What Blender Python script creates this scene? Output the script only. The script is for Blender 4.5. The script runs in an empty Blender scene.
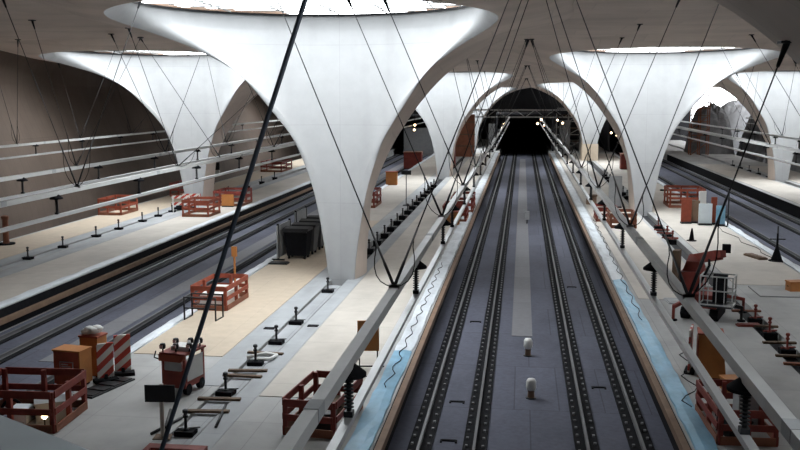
import bpy, bmesh, math, random
from mathutils import Vector, Matrix
from mathutils.bvhtree import BVHTree
random.seed(7)
scene = bpy.context.scene
COL = scene.collection
R = math.radians

# ------------------------------------------------------------------ camera, daylight, exposure
cam_data = bpy.data.cameras.new('camera')
cam_data.sensor_width = 36.0
cam_data.lens = 42.75
cam_data.clip_start = 0.1
cam_data.clip_end = 900
cam = bpy.data.objects.new('camera', cam_data)
COL.objects.link(cam)
CAM = Vector((-0.38, 0.0, 8.7))
cam.location = CAM
cam.rotation_euler = (R(82.3264), 0.0, R(7.3119))
scene.camera = cam

world = bpy.data.worlds.new('sky')
scene.world = world
world.use_nodes = True
wn = world.node_tree
wn.nodes.clear()
w_out = wn.nodes.new('ShaderNodeOutputWorld')
w_bg = wn.nodes.new('ShaderNodeBackground')
w_bg.inputs[0].default_value = (0.96, 0.98, 1.0, 1)
w_bg.inputs[1].default_value = 8.0
wn.links.new(w_bg.outputs[0], w_out.inputs[0])

scene.view_settings.view_transform = 'Standard'
scene.view_settings.look = 'None'
scene.view_settings.gamma = 1.0
scene.view_settings.use_curve_mapping = False
scene.view_settings.exposure = 0.08
scene.cycles.use_denoising = True
scene.cycles.max_bounces = 10
scene.cycles.diffuse_bounces = 6
scene.cycles.sample_clamp_indirect = 8.0

# ------------------------------------------------------------------ the lattice of the hall
COLX = (-26.7, -8.9, 8.9, 26.7)
COLUMNS = [(-8.9, 44.8), (8.9, 74.4), (-26.7, 74.4), (-8.9, 104.3), (26.7, 104.3), (8.9, 134.0), (-26.7, 134.0),
           (-8.9, 163.8), (8.9, 14.9), (-26.7, 14.9), (26.7, 44.8)]
ZC = 12.3
def zc(y):
    # the roof comes down towards the far end of the hall
    if y < 50: return 12.3
    if y < 135: return 12.3 - 1.7 * (y - 50) / 85
    return 10.6
def eye_light(x, y):
    # daylight comes in through the round skylight: a portal that guides the sky light through it
    l = bpy.data.lights.new('skylight_portal', 'AREA')
    l.shape = 'DISK'; l.size = 14.1
    l.cycles.is_portal = True
    o = bpy.data.objects.new('skylight_portal', l)
    o.location = (x, y - 7.5, zc(y - 7.5) / 12.3 * 12.72)
    COL.objects.link(o)
COVERED = [(-26.7, 14.9)]          # skylights shut by an added, unseen cover to darken the near floor
for cx_, cy_ in COLUMNS:
    if (cx_, cy_) not in COVERED: eye_light(cx_, cy_)

# ------------------------------------------------------------------ helpers
def mat(name, col, rough=0.7, metal=0.0, var=0.12, scale=3.0, bump=0.0, detail=6.0, spec=0.4, col2=None):
    m = bpy.data.materials.new(name); m.use_nodes = True
    nt = m.node_tree; n = nt.nodes; bs = n['Principled BSDF']
    bs.inputs['Roughness'].default_value = rough
    bs.inputs['Metallic'].default_value = metal
    bs.inputs['Specular IOR Level'].default_value = spec
    tc = n.new('ShaderNodeTexCoord'); nz = n.new('ShaderNodeTexNoise')
    nz.inputs['Scale'].default_value = scale; nz.inputs['Detail'].default_value = detail
    nz.inputs['Roughness'].default_value = 0.62
    nt.links.new(tc.outputs['Object'], nz.inputs['Vector'])
    rp = n.new('ShaderNodeValToRGB')
    c2 = col2 if col2 else tuple(min(1, c * (1 + var)) for c in col)
    rp.color_ramp.elements[0].position = 0.3; rp.color_ramp.elements[1].position = 0.7
    rp.color_ramp.elements[0].color = tuple(c * (1 - var) for c in col) + (1,)
    rp.color_ramp.elements[1].color = tuple(c2) + (1,)
    nt.links.new(nz.outputs['Fac'], rp.inputs['Fac'])
    nt.links.new(rp.outputs['Color'], bs.inputs['Base Color'])
    if bump:
        b = n.new('ShaderNodeBump'); b.inputs['Strength'].default_value = bump; b.inputs['Distance'].default_value = 0.02
        nt.links.new(nz.outputs['Fac'], b.inputs['Height']); nt.links.new(b.outputs['Normal'], bs.inputs['Normal'])
    return m

def panels(m, w, h, gap=0.02, dark=0.55, offset=0.5, rot=(0, 0, 0), var=0.08, loc=(0, 0, 0)):
    """joints of sheets or formwork boards laid over a material's colour"""
    nt = m.node_tree; n = nt.nodes; bs = n['Principled BSDF']
    src = bs.inputs['Base Color'].links[0].from_socket
    tc = n.new('ShaderNodeTexCoord'); mp = n.new('ShaderNodeMapping'); br = n.new('ShaderNodeTexBrick')
    mp.inputs['Rotation'].default_value = rot; mp.inputs['Location'].default_value = loc
    br.offset = offset
    br.inputs['Scale'].default_value = 1.0; br.inputs['Brick Width'].default_value = w; br.inputs['Row Height'].default_value = h
    br.inputs['Mortar Size'].default_value = gap; br.inputs['Mortar Smooth'].default_value = 0.1
    br.inputs['Color1'].default_value = (1 - var,) * 3 + (1,); br.inputs['Color2'].default_value = (1 + 0.0,) * 3 + (1,)
    br.inputs['Mortar'].default_value = (dark,) * 3 + (1,)
    nt.links.new(tc.outputs['Object'], mp.inputs['Vector']); nt.links.new(mp.outputs['Vector'], br.inputs['Vector'])
    mx = n.new('ShaderNodeMix'); mx.data_type = 'RGBA'; mx.blend_type = 'MULTIPLY'; mx.inputs['Factor'].default_value = 1.0
    nt.links.new(src, mx.inputs['A']); nt.links.new(br.outputs['Color'], mx.inputs['B'])
    nt.links.new(mx.outputs['Result'], bs.inputs['Base Color'])
    return m

def stains(m, scale=(0.25, 0.06, 0.25), strength=0.35, lo=0.45, hi=0.75):
    """long streaks and water stains of their own shape"""
    nt = m.node_tree; n = nt.nodes; bs = n['Principled BSDF']
    src = bs.inputs['Base Color'].links[0].from_socket
    tc = n.new('ShaderNodeTexCoord'); mp = n.new('ShaderNodeMapping'); nz = n.new('ShaderNodeTexNoise')
    mp.inputs['Scale'].default_value = scale; nz.inputs['Scale'].default_value = 1.0; nz.inputs['Detail'].default_value = 8
    rp = n.new('ShaderNodeValToRGB')
    rp.color_ramp.elements[0].position = lo; rp.color_ramp.elements[1].position = hi
    rp.color_ramp.elements[0].color = (1, 1, 1, 1); rp.color_ramp.elements[1].color = (1 - strength,) * 3 + (1,)
    nt.links.new(tc.outputs['Object'], mp.inputs['Vector']); nt.links.new(mp.outputs['Vector'], nz.inputs['Vector'])
    nt.links.new(nz.outputs['Fac'], rp.inputs['Fac'])
    mx = n.new('ShaderNodeMix'); mx.data_type = 'RGBA'; mx.blend_type = 'MULTIPLY'; mx.inputs['Factor'].default_value = 1.0
    nt.links.new(src, mx.inputs['A']); nt.links.new(rp.outputs['Color'], mx.inputs['B'])
    nt.links.new(mx.outputs['Result'], bs.inputs['Base Color'])
    return m

class MB:
    def __init__(self):
        self.v = []; self.f = []
    def add(self, vs, fs):
        b = len(self.v); self.v += [tuple(p) for p in vs]; self.f += [tuple(b + i for i in f) for f in fs]; return self
    def box(self, x0, x1, y0, y1, z0, z1):
        return self.add([(x0, y0, z0), (x1, y0, z0), (x1, y1, z0), (x0, y1, z0), (x0, y0, z1), (x1, y0, z1), (x1, y1, z1), (x0, y1, z1)],
                        [(3, 2, 1, 0), (4, 5, 6, 7), (0, 1, 5, 4), (1, 2, 6, 5), (2, 3, 7, 6), (3, 0, 4, 7)])
    def cbox(self, c, s, rz=0.0, rx=0.0, ry=0.0):
        M = Matrix.Translation(c) @ Matrix.Rotation(rz, 4, 'Z') @ Matrix.Rotation(ry, 4, 'Y') @ Matrix.Rotation(rx, 4, 'X')
        x, y, z = (k / 2 for k in s)
        vs = [M @ Vector(p) for p in [(-x, -y, -z), (x, -y, -z), (x, y, -z), (-x, y, -z), (-x, -y, z), (x, -y, z), (x, y, z), (-x, y, z)]]
        return self.add(vs, [(3, 2, 1, 0), (4, 5, 6, 7), (0, 1, 5, 4), (1, 2, 6, 5), (2, 3, 7, 6), (3, 0, 4, 7)])
    def bar(self, p, q, w, h=None):
        p, q = Vector(p), Vector(q); h = h or w
        d = (q - p).normalized(); up = Vector((0, 0, 1)) if abs(d.z) < 0.95 else Vector((0, 1, 0))
        s = d.cross(up).normalized() * (w / 2); u = s.cross(d).normalized() * (h / 2)
        vs = [a + i * s + j * u for a in (p, q) for i, j in ((-1, -1), (1, -1), (1, 1), (-1, 1))]
        return self.add(vs, [(0, 1, 2, 3), (7, 6, 5, 4), (0, 4, 5, 1), (1, 5, 6, 2), (2, 6, 7, 3), (3, 7, 4, 0)])
    def tube(self, pts, r, n=8):
        pts = [Vector(p) for p in pts]; rs = r if isinstance(r, (list, tuple)) else [r] * len(pts)
        rings = []; prev = None
        for i, p in enumerate(pts):
            d = (pts[min(i + 1, len(pts) - 1)] - pts[max(i - 1, 0)]).normalized()
            if prev is None:
                a = d.cross(Vector((0, 0, 1)) if abs(d.z) < 0.9 else Vector((1, 0, 0))).normalized()
            else:
                a = (prev - d * prev.dot(d)).normalized()
            prev = a; b = d.cross(a)
            rings.append([p + (a * math.cos(t) + b * math.sin(t)) * rs[i] for t in (2 * math.pi * k / n for k in range(n))])
        vs = [p for ring in rings for p in ring]; fs = []
        for i in range(len(rings) - 1):
            for k in range(n):
                fs.append((i * n + k, i * n + (k + 1) % n, (i + 1) * n + (k + 1) % n, (i + 1) * n + k))
        fs.append(tuple(range(n))[::-1]); fs.append(tuple((len(rings) - 1) * n + k for k in range(n)))
        return self.add(vs, fs)
    def lathe(self, prof, c=(0, 0, 0), n=16):
        c = Vector(c); vs = []; fs = []; m = len(prof)
        for r, z in prof:
            for k in range(n):
                t = 2 * math.pi * k / n
                vs.append(c + Vector((r * math.cos(t), r * math.sin(t), z)))
        for i in range(m - 1):
            for k in range(n):
                fs.append((i * n + k, i * n + (k + 1) % n, (i + 1) * n + (k + 1) % n, (i + 1) * n + k))
        fs.append(tuple(range(n))[::-1]); fs.append(tuple((m - 1) * n + k for k in range(n)))
        return self.add(vs, fs)
    def build(self, name, m, parent=None, smooth=False, loc=None, rz=0.0):
        me = bpy.data.meshes.new(name); me.from_pydata(self.v, [], self.f); me.update()
        bm = bmesh.new(); bm.from_mesh(me); bmesh.ops.recalc_face_normals(bm, faces=bm.faces); bm.to_mesh(me); bm.free()
        if smooth:
            for p in me.polygons: p.use_smooth = True
            if smooth == 'auto': me.set_sharp_from_angle(angle=R(38))
        me.materials.append(m)
        o = bpy.data.objects.new(name, me); COL.objects.link(o)
        if loc is not None: o.location = loc
        o.rotation_euler = (0, 0, rz)
        if parent: o.parent = parent
        return o

def tag(o, label, cat, group=None, kind=None):
    o['label'] = label; o['category'] = cat
    if group: o['group'] = group
    if kind: o['kind'] = kind
    return o
def thing(name, label, cat, loc=(0, 0, 0), rz=0.0, group=None, kind=None):
    o = bpy.data.objects.new(name, None); COL.objects.link(o); o.empty_display_size = 0.3
    o.location = loc; o.rotation_euler = (0, 0, rz)
    return tag(o, label, cat, group, kind)
def structure(o, label=None, cat=None):
    o['kind'] = 'structure'
    if label: o['label'] = label; o['category'] = cat
    return o
def dup(root, loc, rz=0.0, label=None, group=None):
    r = root.copy(); COL.objects.link(r); r.location = loc; r.rotation_euler = (0, 0, rz)
    if label: r['label'] = label
    if group: r['group'] = group
    for ch in list(root.children):
        c = ch.copy(); COL.objects.link(c); c.parent = r
        for g in list(ch.children):
            d = g.copy(); COL.objects.link(d); d.parent = c
    return r
ORD = ('first second third fourth fifth sixth seventh eighth ninth tenth eleventh twelfth thirteenth fourteenth fifteenth sixteenth '
       'seventeenth eighteenth nineteenth twentieth').split()

# ------------------------------------------------------------------ materials
M = {}
M['calyx'] = panels(stains(mat('dimmed_white_concrete', (0.38, 0.386, 0.393), 0.75, var=0.05, scale=1.2), (0.7, 0.7, 0.10), 0.13, 0.48, 0.78), 80.0, 3.7, 0.012, 0.86, 0.0, (R(90), 0, 0), 0.03)  # same concrete as the shell, colour darkened to hold back the skylight's brightness
M['shell'] = panels(stains(mat('bounce_lifted_warm_concrete', (0.66, 0.565, 0.50), 0.85, var=0.06, scale=0.5), (0.12, 0.5, 0.3), 0.16), 4.8, 2.4, 0.03, 0.86)  # same concrete as the calyx, colour lightened in place of missing bounce light
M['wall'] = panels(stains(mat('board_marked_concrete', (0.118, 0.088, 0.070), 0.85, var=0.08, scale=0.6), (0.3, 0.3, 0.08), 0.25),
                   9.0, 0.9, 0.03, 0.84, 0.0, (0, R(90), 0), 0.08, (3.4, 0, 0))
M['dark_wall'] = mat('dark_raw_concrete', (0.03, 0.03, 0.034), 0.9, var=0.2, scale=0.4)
M['platform'] = panels(stains(mat('grey_platform_concrete', (0.40, 0.40, 0.395), 0.8, var=0.10, scale=0.8, bump=0.1), (0.5, 0.3, 0.5), 0.25), 2.4, 4.8, 0.012, 0.72, 0.0, var=0.06)
M['strip'] = panels(stains(mat('blue_grey_concrete', (0.37, 0.385, 0.40), 0.75, var=0.08, scale=1.0), (0.8, 0.2, 0.5), 0.3), 2.2, 3.0, 0.012, 0.75, 0.0)
M['ply_yellow'] = panels(mat('birch_plywood_yellow', (0.50, 0.415, 0.32), 0.7, var=0.07, scale=2.0), 2.5, 1.25, 0.008, 0.80, 0.5, (0, 0, R(90)), 0.05)
M['ply_pale'] = panels(stains(mat('pale_plywood', (0.51, 0.47, 0.42), 0.75, var=0.06, scale=1.4), (0.4, 0.2, 0.4), 0.2), 2.5, 5.0, 0.010, 0.62, 0.5, (0, 0, R(90)), 0.05)
M['bed'] = panels(stains(mat('navy_geotextile', (0.100, 0.105, 0.140), 0.95, var=0.14, scale=6.0, bump=0.2), (0.6, 0.25, 0.6), 0.25), 1.4, 4.8, 0.02, 0.6, 0.35, var=0.14)
M['walk'] = panels(mat('grey_walkway_fabric', (0.20, 0.20, 0.215), 0.95, var=0.08, scale=4.0), 5.0, 3.2, 0.02, 0.7, 0.0, var=0.12)
M['black'] = mat('black_rubber', (0.010, 0.010, 0.012), 0.9, var=0.2, scale=4, spec=0.1)
M['black_metal'] = mat('black_painted_metal', (0.02, 0.021, 0.024), 0.5, metal=0.3, var=0.2)
M['rail'] = mat('dull_rail_steel', (0.13, 0.13, 0.135), 0.6, metal=0.4, var=0.12, scale=2)
M['alu'] = mat('aluminium', (0.60, 0.61, 0.62), 0.4, metal=0.55, var=0.05, scale=2)
M['galv'] = mat('galvanised_steel', (0.50, 0.505, 0.50), 0.5, metal=0.25, var=0.08, scale=1.5)
M['clip'] = mat('grey_clip_plastic', (0.17, 0.17, 0.18), 0.6, var=0.1)
M['cable'] = mat('black_steel_cable', (0.018, 0.018, 0.020), 0.5, metal=0.4, var=0.2)
M['white_foil'] = stains(mat('white_membrane', (0.62, 0.66, 0.70), 0.55, var=0.08, scale=2.5, bump=0.3), (1.5, 0.5, 1), 0.3)
M['blue_foil'] = stains(mat('blue_membrane', (0.20, 0.40, 0.55), 0.5, var=0.12, scale=2.5, bump=0.3), (1.5, 0.5, 1), 0.35)
M['timber'] = mat('brown_edge_timber', (0.19, 0.122, 0.082), 0.8, var=0.2, scale=1.5)
M['batten'] = mat('dark_timber_batten', (0.13, 0.085, 0.055), 0.85, var=0.2)
M['red'] = mat('weathered_red_paint', (0.20, 0.034, 0.024), 0.65, var=0.2, scale=3)
M['orange_red'] = mat('orange_red_board', (0.28, 0.062, 0.032), 0.7, var=0.2, scale=3)
M['orange'] = mat('orange_paint', (0.42, 0.165, 0.045), 0.6, var=0.12, scale=3)
M['white'] = mat('white_plastic', (0.72, 0.72, 0.70), 0.5, var=0.05)
M['grey'] = mat('grey_panel', (0.33, 0.34, 0.35), 0.6, var=0.1)
M['tarp'] = mat('pale_blue_sheet', (0.74, 0.82, 0.87), 0.6, var=0.07, scale=1.5, bump=0.2)
M['rust'] = mat('rusty_formwork', (0.22, 0.085, 0.05), 0.85, var=0.25, scale=1.2)
M['pit'] = mat('grey_spoil', (0.16, 0.16, 0.165), 0.95, var=0.35, scale=0.8, bump=0.6)
M['tarp_grey'] = mat('light_grey_sheet', (0.24, 0.245, 0.255), 0.8, var=0.15, scale=0.7, bump=0.4)
M['chrome'] = mat('bright_steel', (0.65, 0.66, 0.68), 0.25, metal=0.9, var=0.05)
def glass_material(name='skylight_glass', f=1.0):
    m = bpy.data.materials.new(name); m.use_nodes = True
    nt = m.node_tree; n = nt.nodes; n.clear()
    o = n.new('ShaderNodeOutputMaterial'); t = n.new('ShaderNodeBsdfTransparent'); g = n.new('ShaderNodeBsdfGlossy'); x = n.new('ShaderNodeMixShader')
    t.inputs[0].default_value = (0.93 * f, 0.96 * f, 0.97 * f, 1); g.inputs['Roughness'].default_value = 0.05; x.inputs[0].default_value = 0.06
    nt.links.new(t.outputs[0], x.inputs[1]); nt.links.new(g.outputs[0], x.inputs[2]); nt.links.new(x.outputs[0], o.inputs[0])
    return m
M['cable_blue'] = mat('dark_blue_painted_steel', (0.06, 0.075, 0.10), 0.4, metal=0.3, var=0.15)
M['bin_grey'] = mat('dark_grey_plastic', (0.075, 0.078, 0.082), 0.55, var=0.1)
M['glass'] = glass_material()
M['dimming_glass'] = glass_material('dimming_skylight_glass', 0.27)  # darker tint, added to cut the daylight through one skylight
def lamp_material(name, col, s):
    m = bpy.data.materials.new(name); m.use_nodes = True
    b = m.node_tree.nodes['Principled BSDF']
    b.inputs['Base Color'].default_value = col + (1,); b.inputs['Emission Color'].default_value = col + (1,); b.inputs['Emission Strength'].default_value = s
    return m
M['warm_lamp'] = lamp_material('warm_lamp', (1.0, 0.72, 0.42), 7.0)

# ------------------------------------------------------------------ the setting
TRACKPAIR = (-35.5, -17.8, 0.0, 17.8)          # middle of each sunken pair of tracks
YA, YB = -22.0, 205.0
def slab(name, x0, x1, z0, z1, m, y0=YA, y1=YB):
    return structure(MB().box(x0, x1, y0, y1, z0, z1).build(name, m))
# sunken track troughs
slab('floor', -40.0, 62.0, -1.6, -1.2, M['dark_wall'], YA, 260)
slab('floor', -4.05, 4.05, -1.2, -0.95, M['bed'], YA, 240)
slab('floor', -21.6, -13.9, -1.2, -0.95, M['bed'], YA, 240)
slab('floor', 13.9, 21.6, -1.2, -0.95, M['bed'], YA, 240)
slab('floor', -35.1, -31.6, -1.2, -0.95, M['bed'])
# platforms: each is two slabs with a cable trough left open along the middle
for px in COLX:
    y1 = YB
    slab('floor', px - 4.95, px - 0.45, -1.2, 0.0, M['platform'])
    slab('floor', px + 0.30, px + 4.95, -1.2, 0.0, M['platform'])
    slab('floor', px - 0.45, px + 0.30, -1.2, -0.30, M['dark_wall'])
    if px < 0: slab('floor', px - 0.38, px + 0.23, -0.30, -0.05, M['strip'], YA, 43.0 if px > -20 else 70.0)
# side wall on the left, curving over into the ceiling
prof = [(-35.0, -1.2), (-35.4, 1.0), (-36.1, 3.2), (-37.0, 5.6), (-37.9, 7.8), (-38.4, 9.6), (-38.0, 11.2), (-36.6, 12.0), (-34.0, 12.36)]
def cove(k0, k1, name):
    fine = []
    for i in range(k0, k1):
        for k in range(5):
            t = k / 5
            p0 = Vector(prof[max(i - 1, 0)]); p1 = Vector(prof[i]); p2 = Vector(prof[i + 1]); p3 = Vector(prof[min(i + 2, len(prof) - 1)])
            fine.append(0.5 * ((2 * p1) + (p2 - p0) * t + (2 * p0 - 5 * p1 + 4 * p2 - p3) * t * t + (3 * p1 - p0 - 3 * p2 + p3) * t ** 3))
    fine.append(Vector(prof[k1]))
    w = MB(); ys = [YA, 60, 140, YB]; n_ = len(fine)
    w.add([(p.x, y, p.y) for y in ys for p in fine], [(j * n_ + i, j * n_ + i + 1, (j + 1) * n_ + i + 1, (j + 1) * n_ + i) for j in range(len(ys) - 1) for i in range(n_ - 1)])
    w.add([(p.x - 0.4, y, p.y + 0.3) for y in ys for p in fine], [(j * n_ + i, (j + 1) * n_ + i, (j + 1) * n_ + i + 1, j * n_ + i + 1) for j in range(len(ys) - 1) for i in range(n_ - 1)])
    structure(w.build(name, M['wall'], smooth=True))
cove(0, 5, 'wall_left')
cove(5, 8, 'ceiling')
structure(MB().box(-40.5, 41, YA - 0.5, YA, -1.6, 13).build('wall_back', M['wall']))
structure(MB().box(38.7, 39.2, YA, 142, -1.6, 12.3).build('wall_right', M['wall']))
# closed far end with the tunnel mouths left open
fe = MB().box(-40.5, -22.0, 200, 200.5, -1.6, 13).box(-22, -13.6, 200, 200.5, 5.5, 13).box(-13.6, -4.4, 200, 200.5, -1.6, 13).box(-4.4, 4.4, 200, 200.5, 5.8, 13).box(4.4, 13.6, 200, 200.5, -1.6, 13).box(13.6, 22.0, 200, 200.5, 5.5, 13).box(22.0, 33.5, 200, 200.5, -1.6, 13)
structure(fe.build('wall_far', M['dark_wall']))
tn = MB()
Y0 = 156
for x0, x1, zt in ((-22.0, -13.6, 5.5), (-4.4, 4.4, 5.8), (13.6, 22.0, 5.5)):
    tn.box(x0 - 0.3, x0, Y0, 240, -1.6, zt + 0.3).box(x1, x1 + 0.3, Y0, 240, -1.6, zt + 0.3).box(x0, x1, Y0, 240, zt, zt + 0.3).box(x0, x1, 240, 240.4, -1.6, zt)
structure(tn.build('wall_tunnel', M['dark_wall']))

# ------------------------------------------------------------------ calyx columns: a foot that opens like a lily under a round skylight
HALF = [(0.0, -0.66, -0.3), (0.44, -0.64, -0.3), (0.64, -0.55, -0.3), (0.67, -0.53, 1.2), (0.74, -0.53, 2.4), (0.88, -0.56, 3.8), (1.22, -0.7, 5.2), (1.85, -1.0, 6.6),
        (2.85, -1.6, 8.3), (4.15, -2.5, 9.7), (5.7, -4.0, 10.75), (6.95, -5.8, 11.35), (7.5, -7.4, 11.62), (7.4, -9.2, 11.75), (6.4, -11.6, 11.8), (4.4, -13.9, 11.82), (2.2, -14.9, 11.83), (0.0, -15.2, 11.83)]
HANG = [0, 8, 16, 22, 27, 33, 40, 48, 57, 67, 78, 88, 97, 108, 124, 146, 163, 180]     # angle round the skylight of each lip point
HS = [0, 0, 0.0, 0.10, 0.17, 0.27, 0.38, 0.5, 0.64, 0.78, 0.92, 1.0, 1, 1, 1, 1, 1, 1]  # how far up the back spine the outer side reaches
SPINE = [(0.0, 2.3, -0.3), (0.0, 2.4, 2.5), (0.0, 2.9, 5.5), (0.0, 4.2, 8.2), (0.0, 6.2, 10.3), (0.0, 8.5, 11.7), (0.0, 10.5, 12.27)]
SPT = [0, 0.17, 0.36, 0.54, 0.70, 0.85, 1.0]
def catmull(P, t):
    n = len(P) - 1; i = min(int(t), n - 1); f = t - i
    p0, p1, p2, p3 = (Vector(P[max(0, min(n, i + k))]) for k in (-1, 0, 1, 2))
    return 0.5 * (2 * p1 + (p2 - p0) * f + (2 * p0 - 5 * p1 + 4 * p2 - p3) * f * f + (3 * p1 - p0 - 3 * p2 + p3) * f ** 3)
def lerp1(xs, ys_, x):
    for i in range(len(xs) - 1):
        if x <= xs[i + 1]:
            return ys_[i] + (ys_[i + 1] - ys_[i]) * (x - xs[i]) / (xs[i + 1] - xs[i])
    return ys_[-1]
ER, EZ, EY = 6.95, 12.44, -7.5
def column_meshes():
    NU = 68; NV = 14; NO = 16
    inner_rows = []; outer_rows = []
    K = len(HALF) - 1
    for j in range(NU + 1):
        t = K * j / NU
        L = catmull(HALF, t)
        ang = R(lerp1(list(range(K + 1)), HANG, t))
        if j in (0, NU): L.x = 0.0
        E = Vector((ER * math.sin(ang), EY + ER * math.cos(ang), EZ))
        a = catmull(HALF, max(0, t - 0.3)); b = catmull(HALF, min(K, t + 0.3))
        up = lerp1(list(range(K + 1)), [0, .1, .5, 1, 1, 1, 1, 1, 1, .9, .7, .45, .2, .1, 0, 0, 0, 0], t)
        # outward direction in plan: sideways along the flanks, forward at the front edge
        radial = Vector((L.x, L.y - EY, 0)).normalized() if L.length > 0 else Vector((0, 1, 0))
        flank = Vector((1.0, 0.15, 0)).normalized()
        out = (flank * up + radial * (1 - up)).normalized() if t > 1.5 else Vector((0, -1, 0))
        h = E.z - L.z
        roll = min(0.75, 0.10 + 0.35 * h) if t > 2 else 0.05
        roll = lerp1([0, 2, 5, 9, 12, 17], [0.02, 0.05, 0.10, 0.18, 0.22, 0.3], t)
        B1a = E + Vector((0, 0, -0.42 * h)); B2a = L - out * roll + Vector((0, 0, 0.16 * h))
        B1b = E.lerp(L, 0.12) + Vector((0, 0, -0.26 * h)); B2b = L.lerp(E, 0.30) + Vector((0, 0, -0.10 * h))
        k = lerp1([0, 2, 7, 17], [0.0, 0.0, 1.0, 1.0], t)
        B1 = B1a.lerp(B1b, k); B2 = B2a.lerp(B2b, k)
        row = []
        for i in range(NV + 1):
            s = i / NV
            row.append(E * (1 - s) ** 3 + B1 * 3 * s * (1 - s) ** 2 + B2 * 3 * s * s * (1 - s) + L * s ** 3)
        inner_rows.append(row)
        # outer side
        if t >= 2.0:
            ht = lerp1(list(range(K + 1)), HS, t)
            S = catmull(SPINE, lerp1(SPT, list(range(len(SPT))), ht))
            if t <= 11:
                sw = lerp1([0, 3, 5, 7, 9, 11], [0.9, 0.95, 1.2, 2.6, 5.0, 8.0], t)
                S = Vector((0.0, S.y, S.z))
                C1 = L + Vector((0.30 + 0.14 * L.x + lerp1([0, 5, 8, 10, 12, 17], [0, 0.2, 1.0, 1.2, 0.6, 0], t), 0.78 * (S.y - L.y), 0.2 * (S.z - L.z)))
                C2 = S + Vector((sw, 0, 0))
            else:
                th = lerp1([11, 12, 13, 14, 15, 16, 17], [0, 62, 92, 120, 145, 163, 180], t)
                T = Vector((10.4 * math.sin(R(th)), lerp1([0, 62, 92, 180], [10.5, 0.5, -7.0, -19.2], th) if th < 92 else -7.0 - 12.2 * math.sin(R(th - 90)) , 12.28))
                if th == 0: T = Vector((0, 10.5, 12.28))
                S = T
                k = lerp1([11, 12, 13, 17], [1.0, 0.45, 0.1, 0.0], t)
                c1a = L + Vector((0.30 + 0.14 * L.x + lerp1([0, 5, 8, 10, 12, 17], [0, 0.2, 1.0, 1.2, 0.6, 0], t), 0.78 * (S.y - L.y), 0.2 * (S.z - L.z))); c2a = S + Vector((8.0, 0, 0))
                c1b = L + radial * 1.2 + Vector((0, 0, 0.02)); c2b = L.lerp(S, 0.6); c2b.z = S.z
                C1 = c1a * k + c1b * (1 - k); C2 = c2a * k + c2b * (1 - k)
            orow = []
            for i in range(NO + 1):
                s = i / NO
                orow.append(L * (1 - s) ** 3 + C1 * 3 * s * (1 - s) ** 2 + C2 * 3 * s * s * (1 - s) + S * s ** 3)
            outer_rows.append(orow)
    def strip(rows):
        m = MB(); nr = len(rows[0])
        for side in (1, -1):
            vs = [(p.x * side, p.y, p.z) for r_ in rows for p in r_]
            fs = [(a * nr + b, a * nr + b + 1, (a + 1) * nr + b + 1, (a + 1) * nr + b) for a in range(len(rows) - 1) for b in range(nr - 1)]
            m.add(vs, fs)
        return m
    def finish(m, name, material, flip=False):
        o = m.build(name, material, smooth=True)
        bm = bmesh.new(); bm.from_mesh(o.data); bmesh.ops.remove_doubles(bm, verts=bm.verts, dist=0.004)
        bmesh.ops.recalc_face_normals(bm, faces=bm.faces); bm.to_mesh(o.data); bm.free()
        for p in o.data.polygons: p.use_smooth = True
        return o
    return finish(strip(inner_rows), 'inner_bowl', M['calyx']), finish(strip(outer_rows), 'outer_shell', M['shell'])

COL_LABELS = {
    (-8.9, 44.8): 'large white concrete calyx column standing on the platform beside the grey bins',
    (8.9, 74.4): 'white concrete calyx column on the platform right of the central tracks',
    (-26.7, 74.4): 'white concrete calyx column on the outer platform by the brown side wall',
    (-8.9, 104.3): 'white concrete calyx column directly behind the large column with the bins',
    (26.7, 104.3): 'white concrete calyx column beside the open construction pit and red scaffold tower',
    (8.9, 134.0): 'small distant white calyx column with a boarded foot beside the dark tunnel',
    (-26.7, 134.0): 'distant white calyx column on the outer platform near the end of the brown side wall',
    (-8.9, 163.8): 'farthest white calyx column, behind the rusty formwork panel beside the tunnel',
    (8.9, 14.9): 'grey concrete calyx column close by whose back edge crosses the upper right corner',
    (-26.7, 14.9): 'white concrete calyx column on the outer platform left of the viewer',
    (26.7, 44.8): 'white concrete calyx column on the outer platform right of the viewer'}
root = thing('funnel_column', COL_LABELS[COLUMNS[0]], 'column', (COLUMNS[0][0], COLUMNS[0][1], 0), 0, 'calyx columns', 'thing')
inner, outer = column_meshes()
inner.parent = root; outer.parent = root
# skylight: dark ring, glazing bars and panes
rg = MB()
NR = 64
pr = [(ER + 0.04, EZ - 0.03), (ER - 0.06, EZ - 0.03), (ER - 0.06, EZ + 0.06), (ER + 0.04, EZ + 0.06)]
vs = [(r_ * math.sin(2 * math.pi * k / NR), EY + r_ * math.cos(2 * math.pi * k / NR), z) for k in range(NR) for r_, z in pr]
rg.add(vs, [(k * 4 + i, k * 4 + (i + 1) % 4, ((k + 1) % NR) * 4 + (i + 1) % 4, ((k + 1) % NR) * 4 + i) for k in range(NR) for i in range(4)])
rg.build('skylight_ring', M['black_metal'], root)
gb = MB()
for i in range(-5, 6):
    d = i * 1.15; hl = math.sqrt(max(0.1, (ER - 0.12) ** 2 - d * d))
    gb.bar((-hl, EY + d, EZ + 0.16), (hl, EY + d, EZ + 0.07), 0.05, 0.05)
for i in range(-2, 3):
    d = i * 2.3; hl = math.sqrt(max(0.1, (ER - 0.12) ** 2 - d * d))
    gb.bar((d, EY - hl, EZ + 0.16), (d, EY + hl, EZ + 0.07), 0.04, 0.05)
gb.build('glazing_bars', M['galv'], root)
gp = MB()
gp.add([(0, EY, EZ + 0.12)] + [((ER - 0.02) * math.sin(2 * math.pi * k / NR), EY + (ER - 0.02) * math.cos(2 * math.pi * k / NR), EZ + 0.12) for k in range(NR)],
       [(0, k + 1, (k + 1) % NR + 1) for k in range(NR)])
gp.build('skylight_glass', M['glass'], root)
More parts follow.
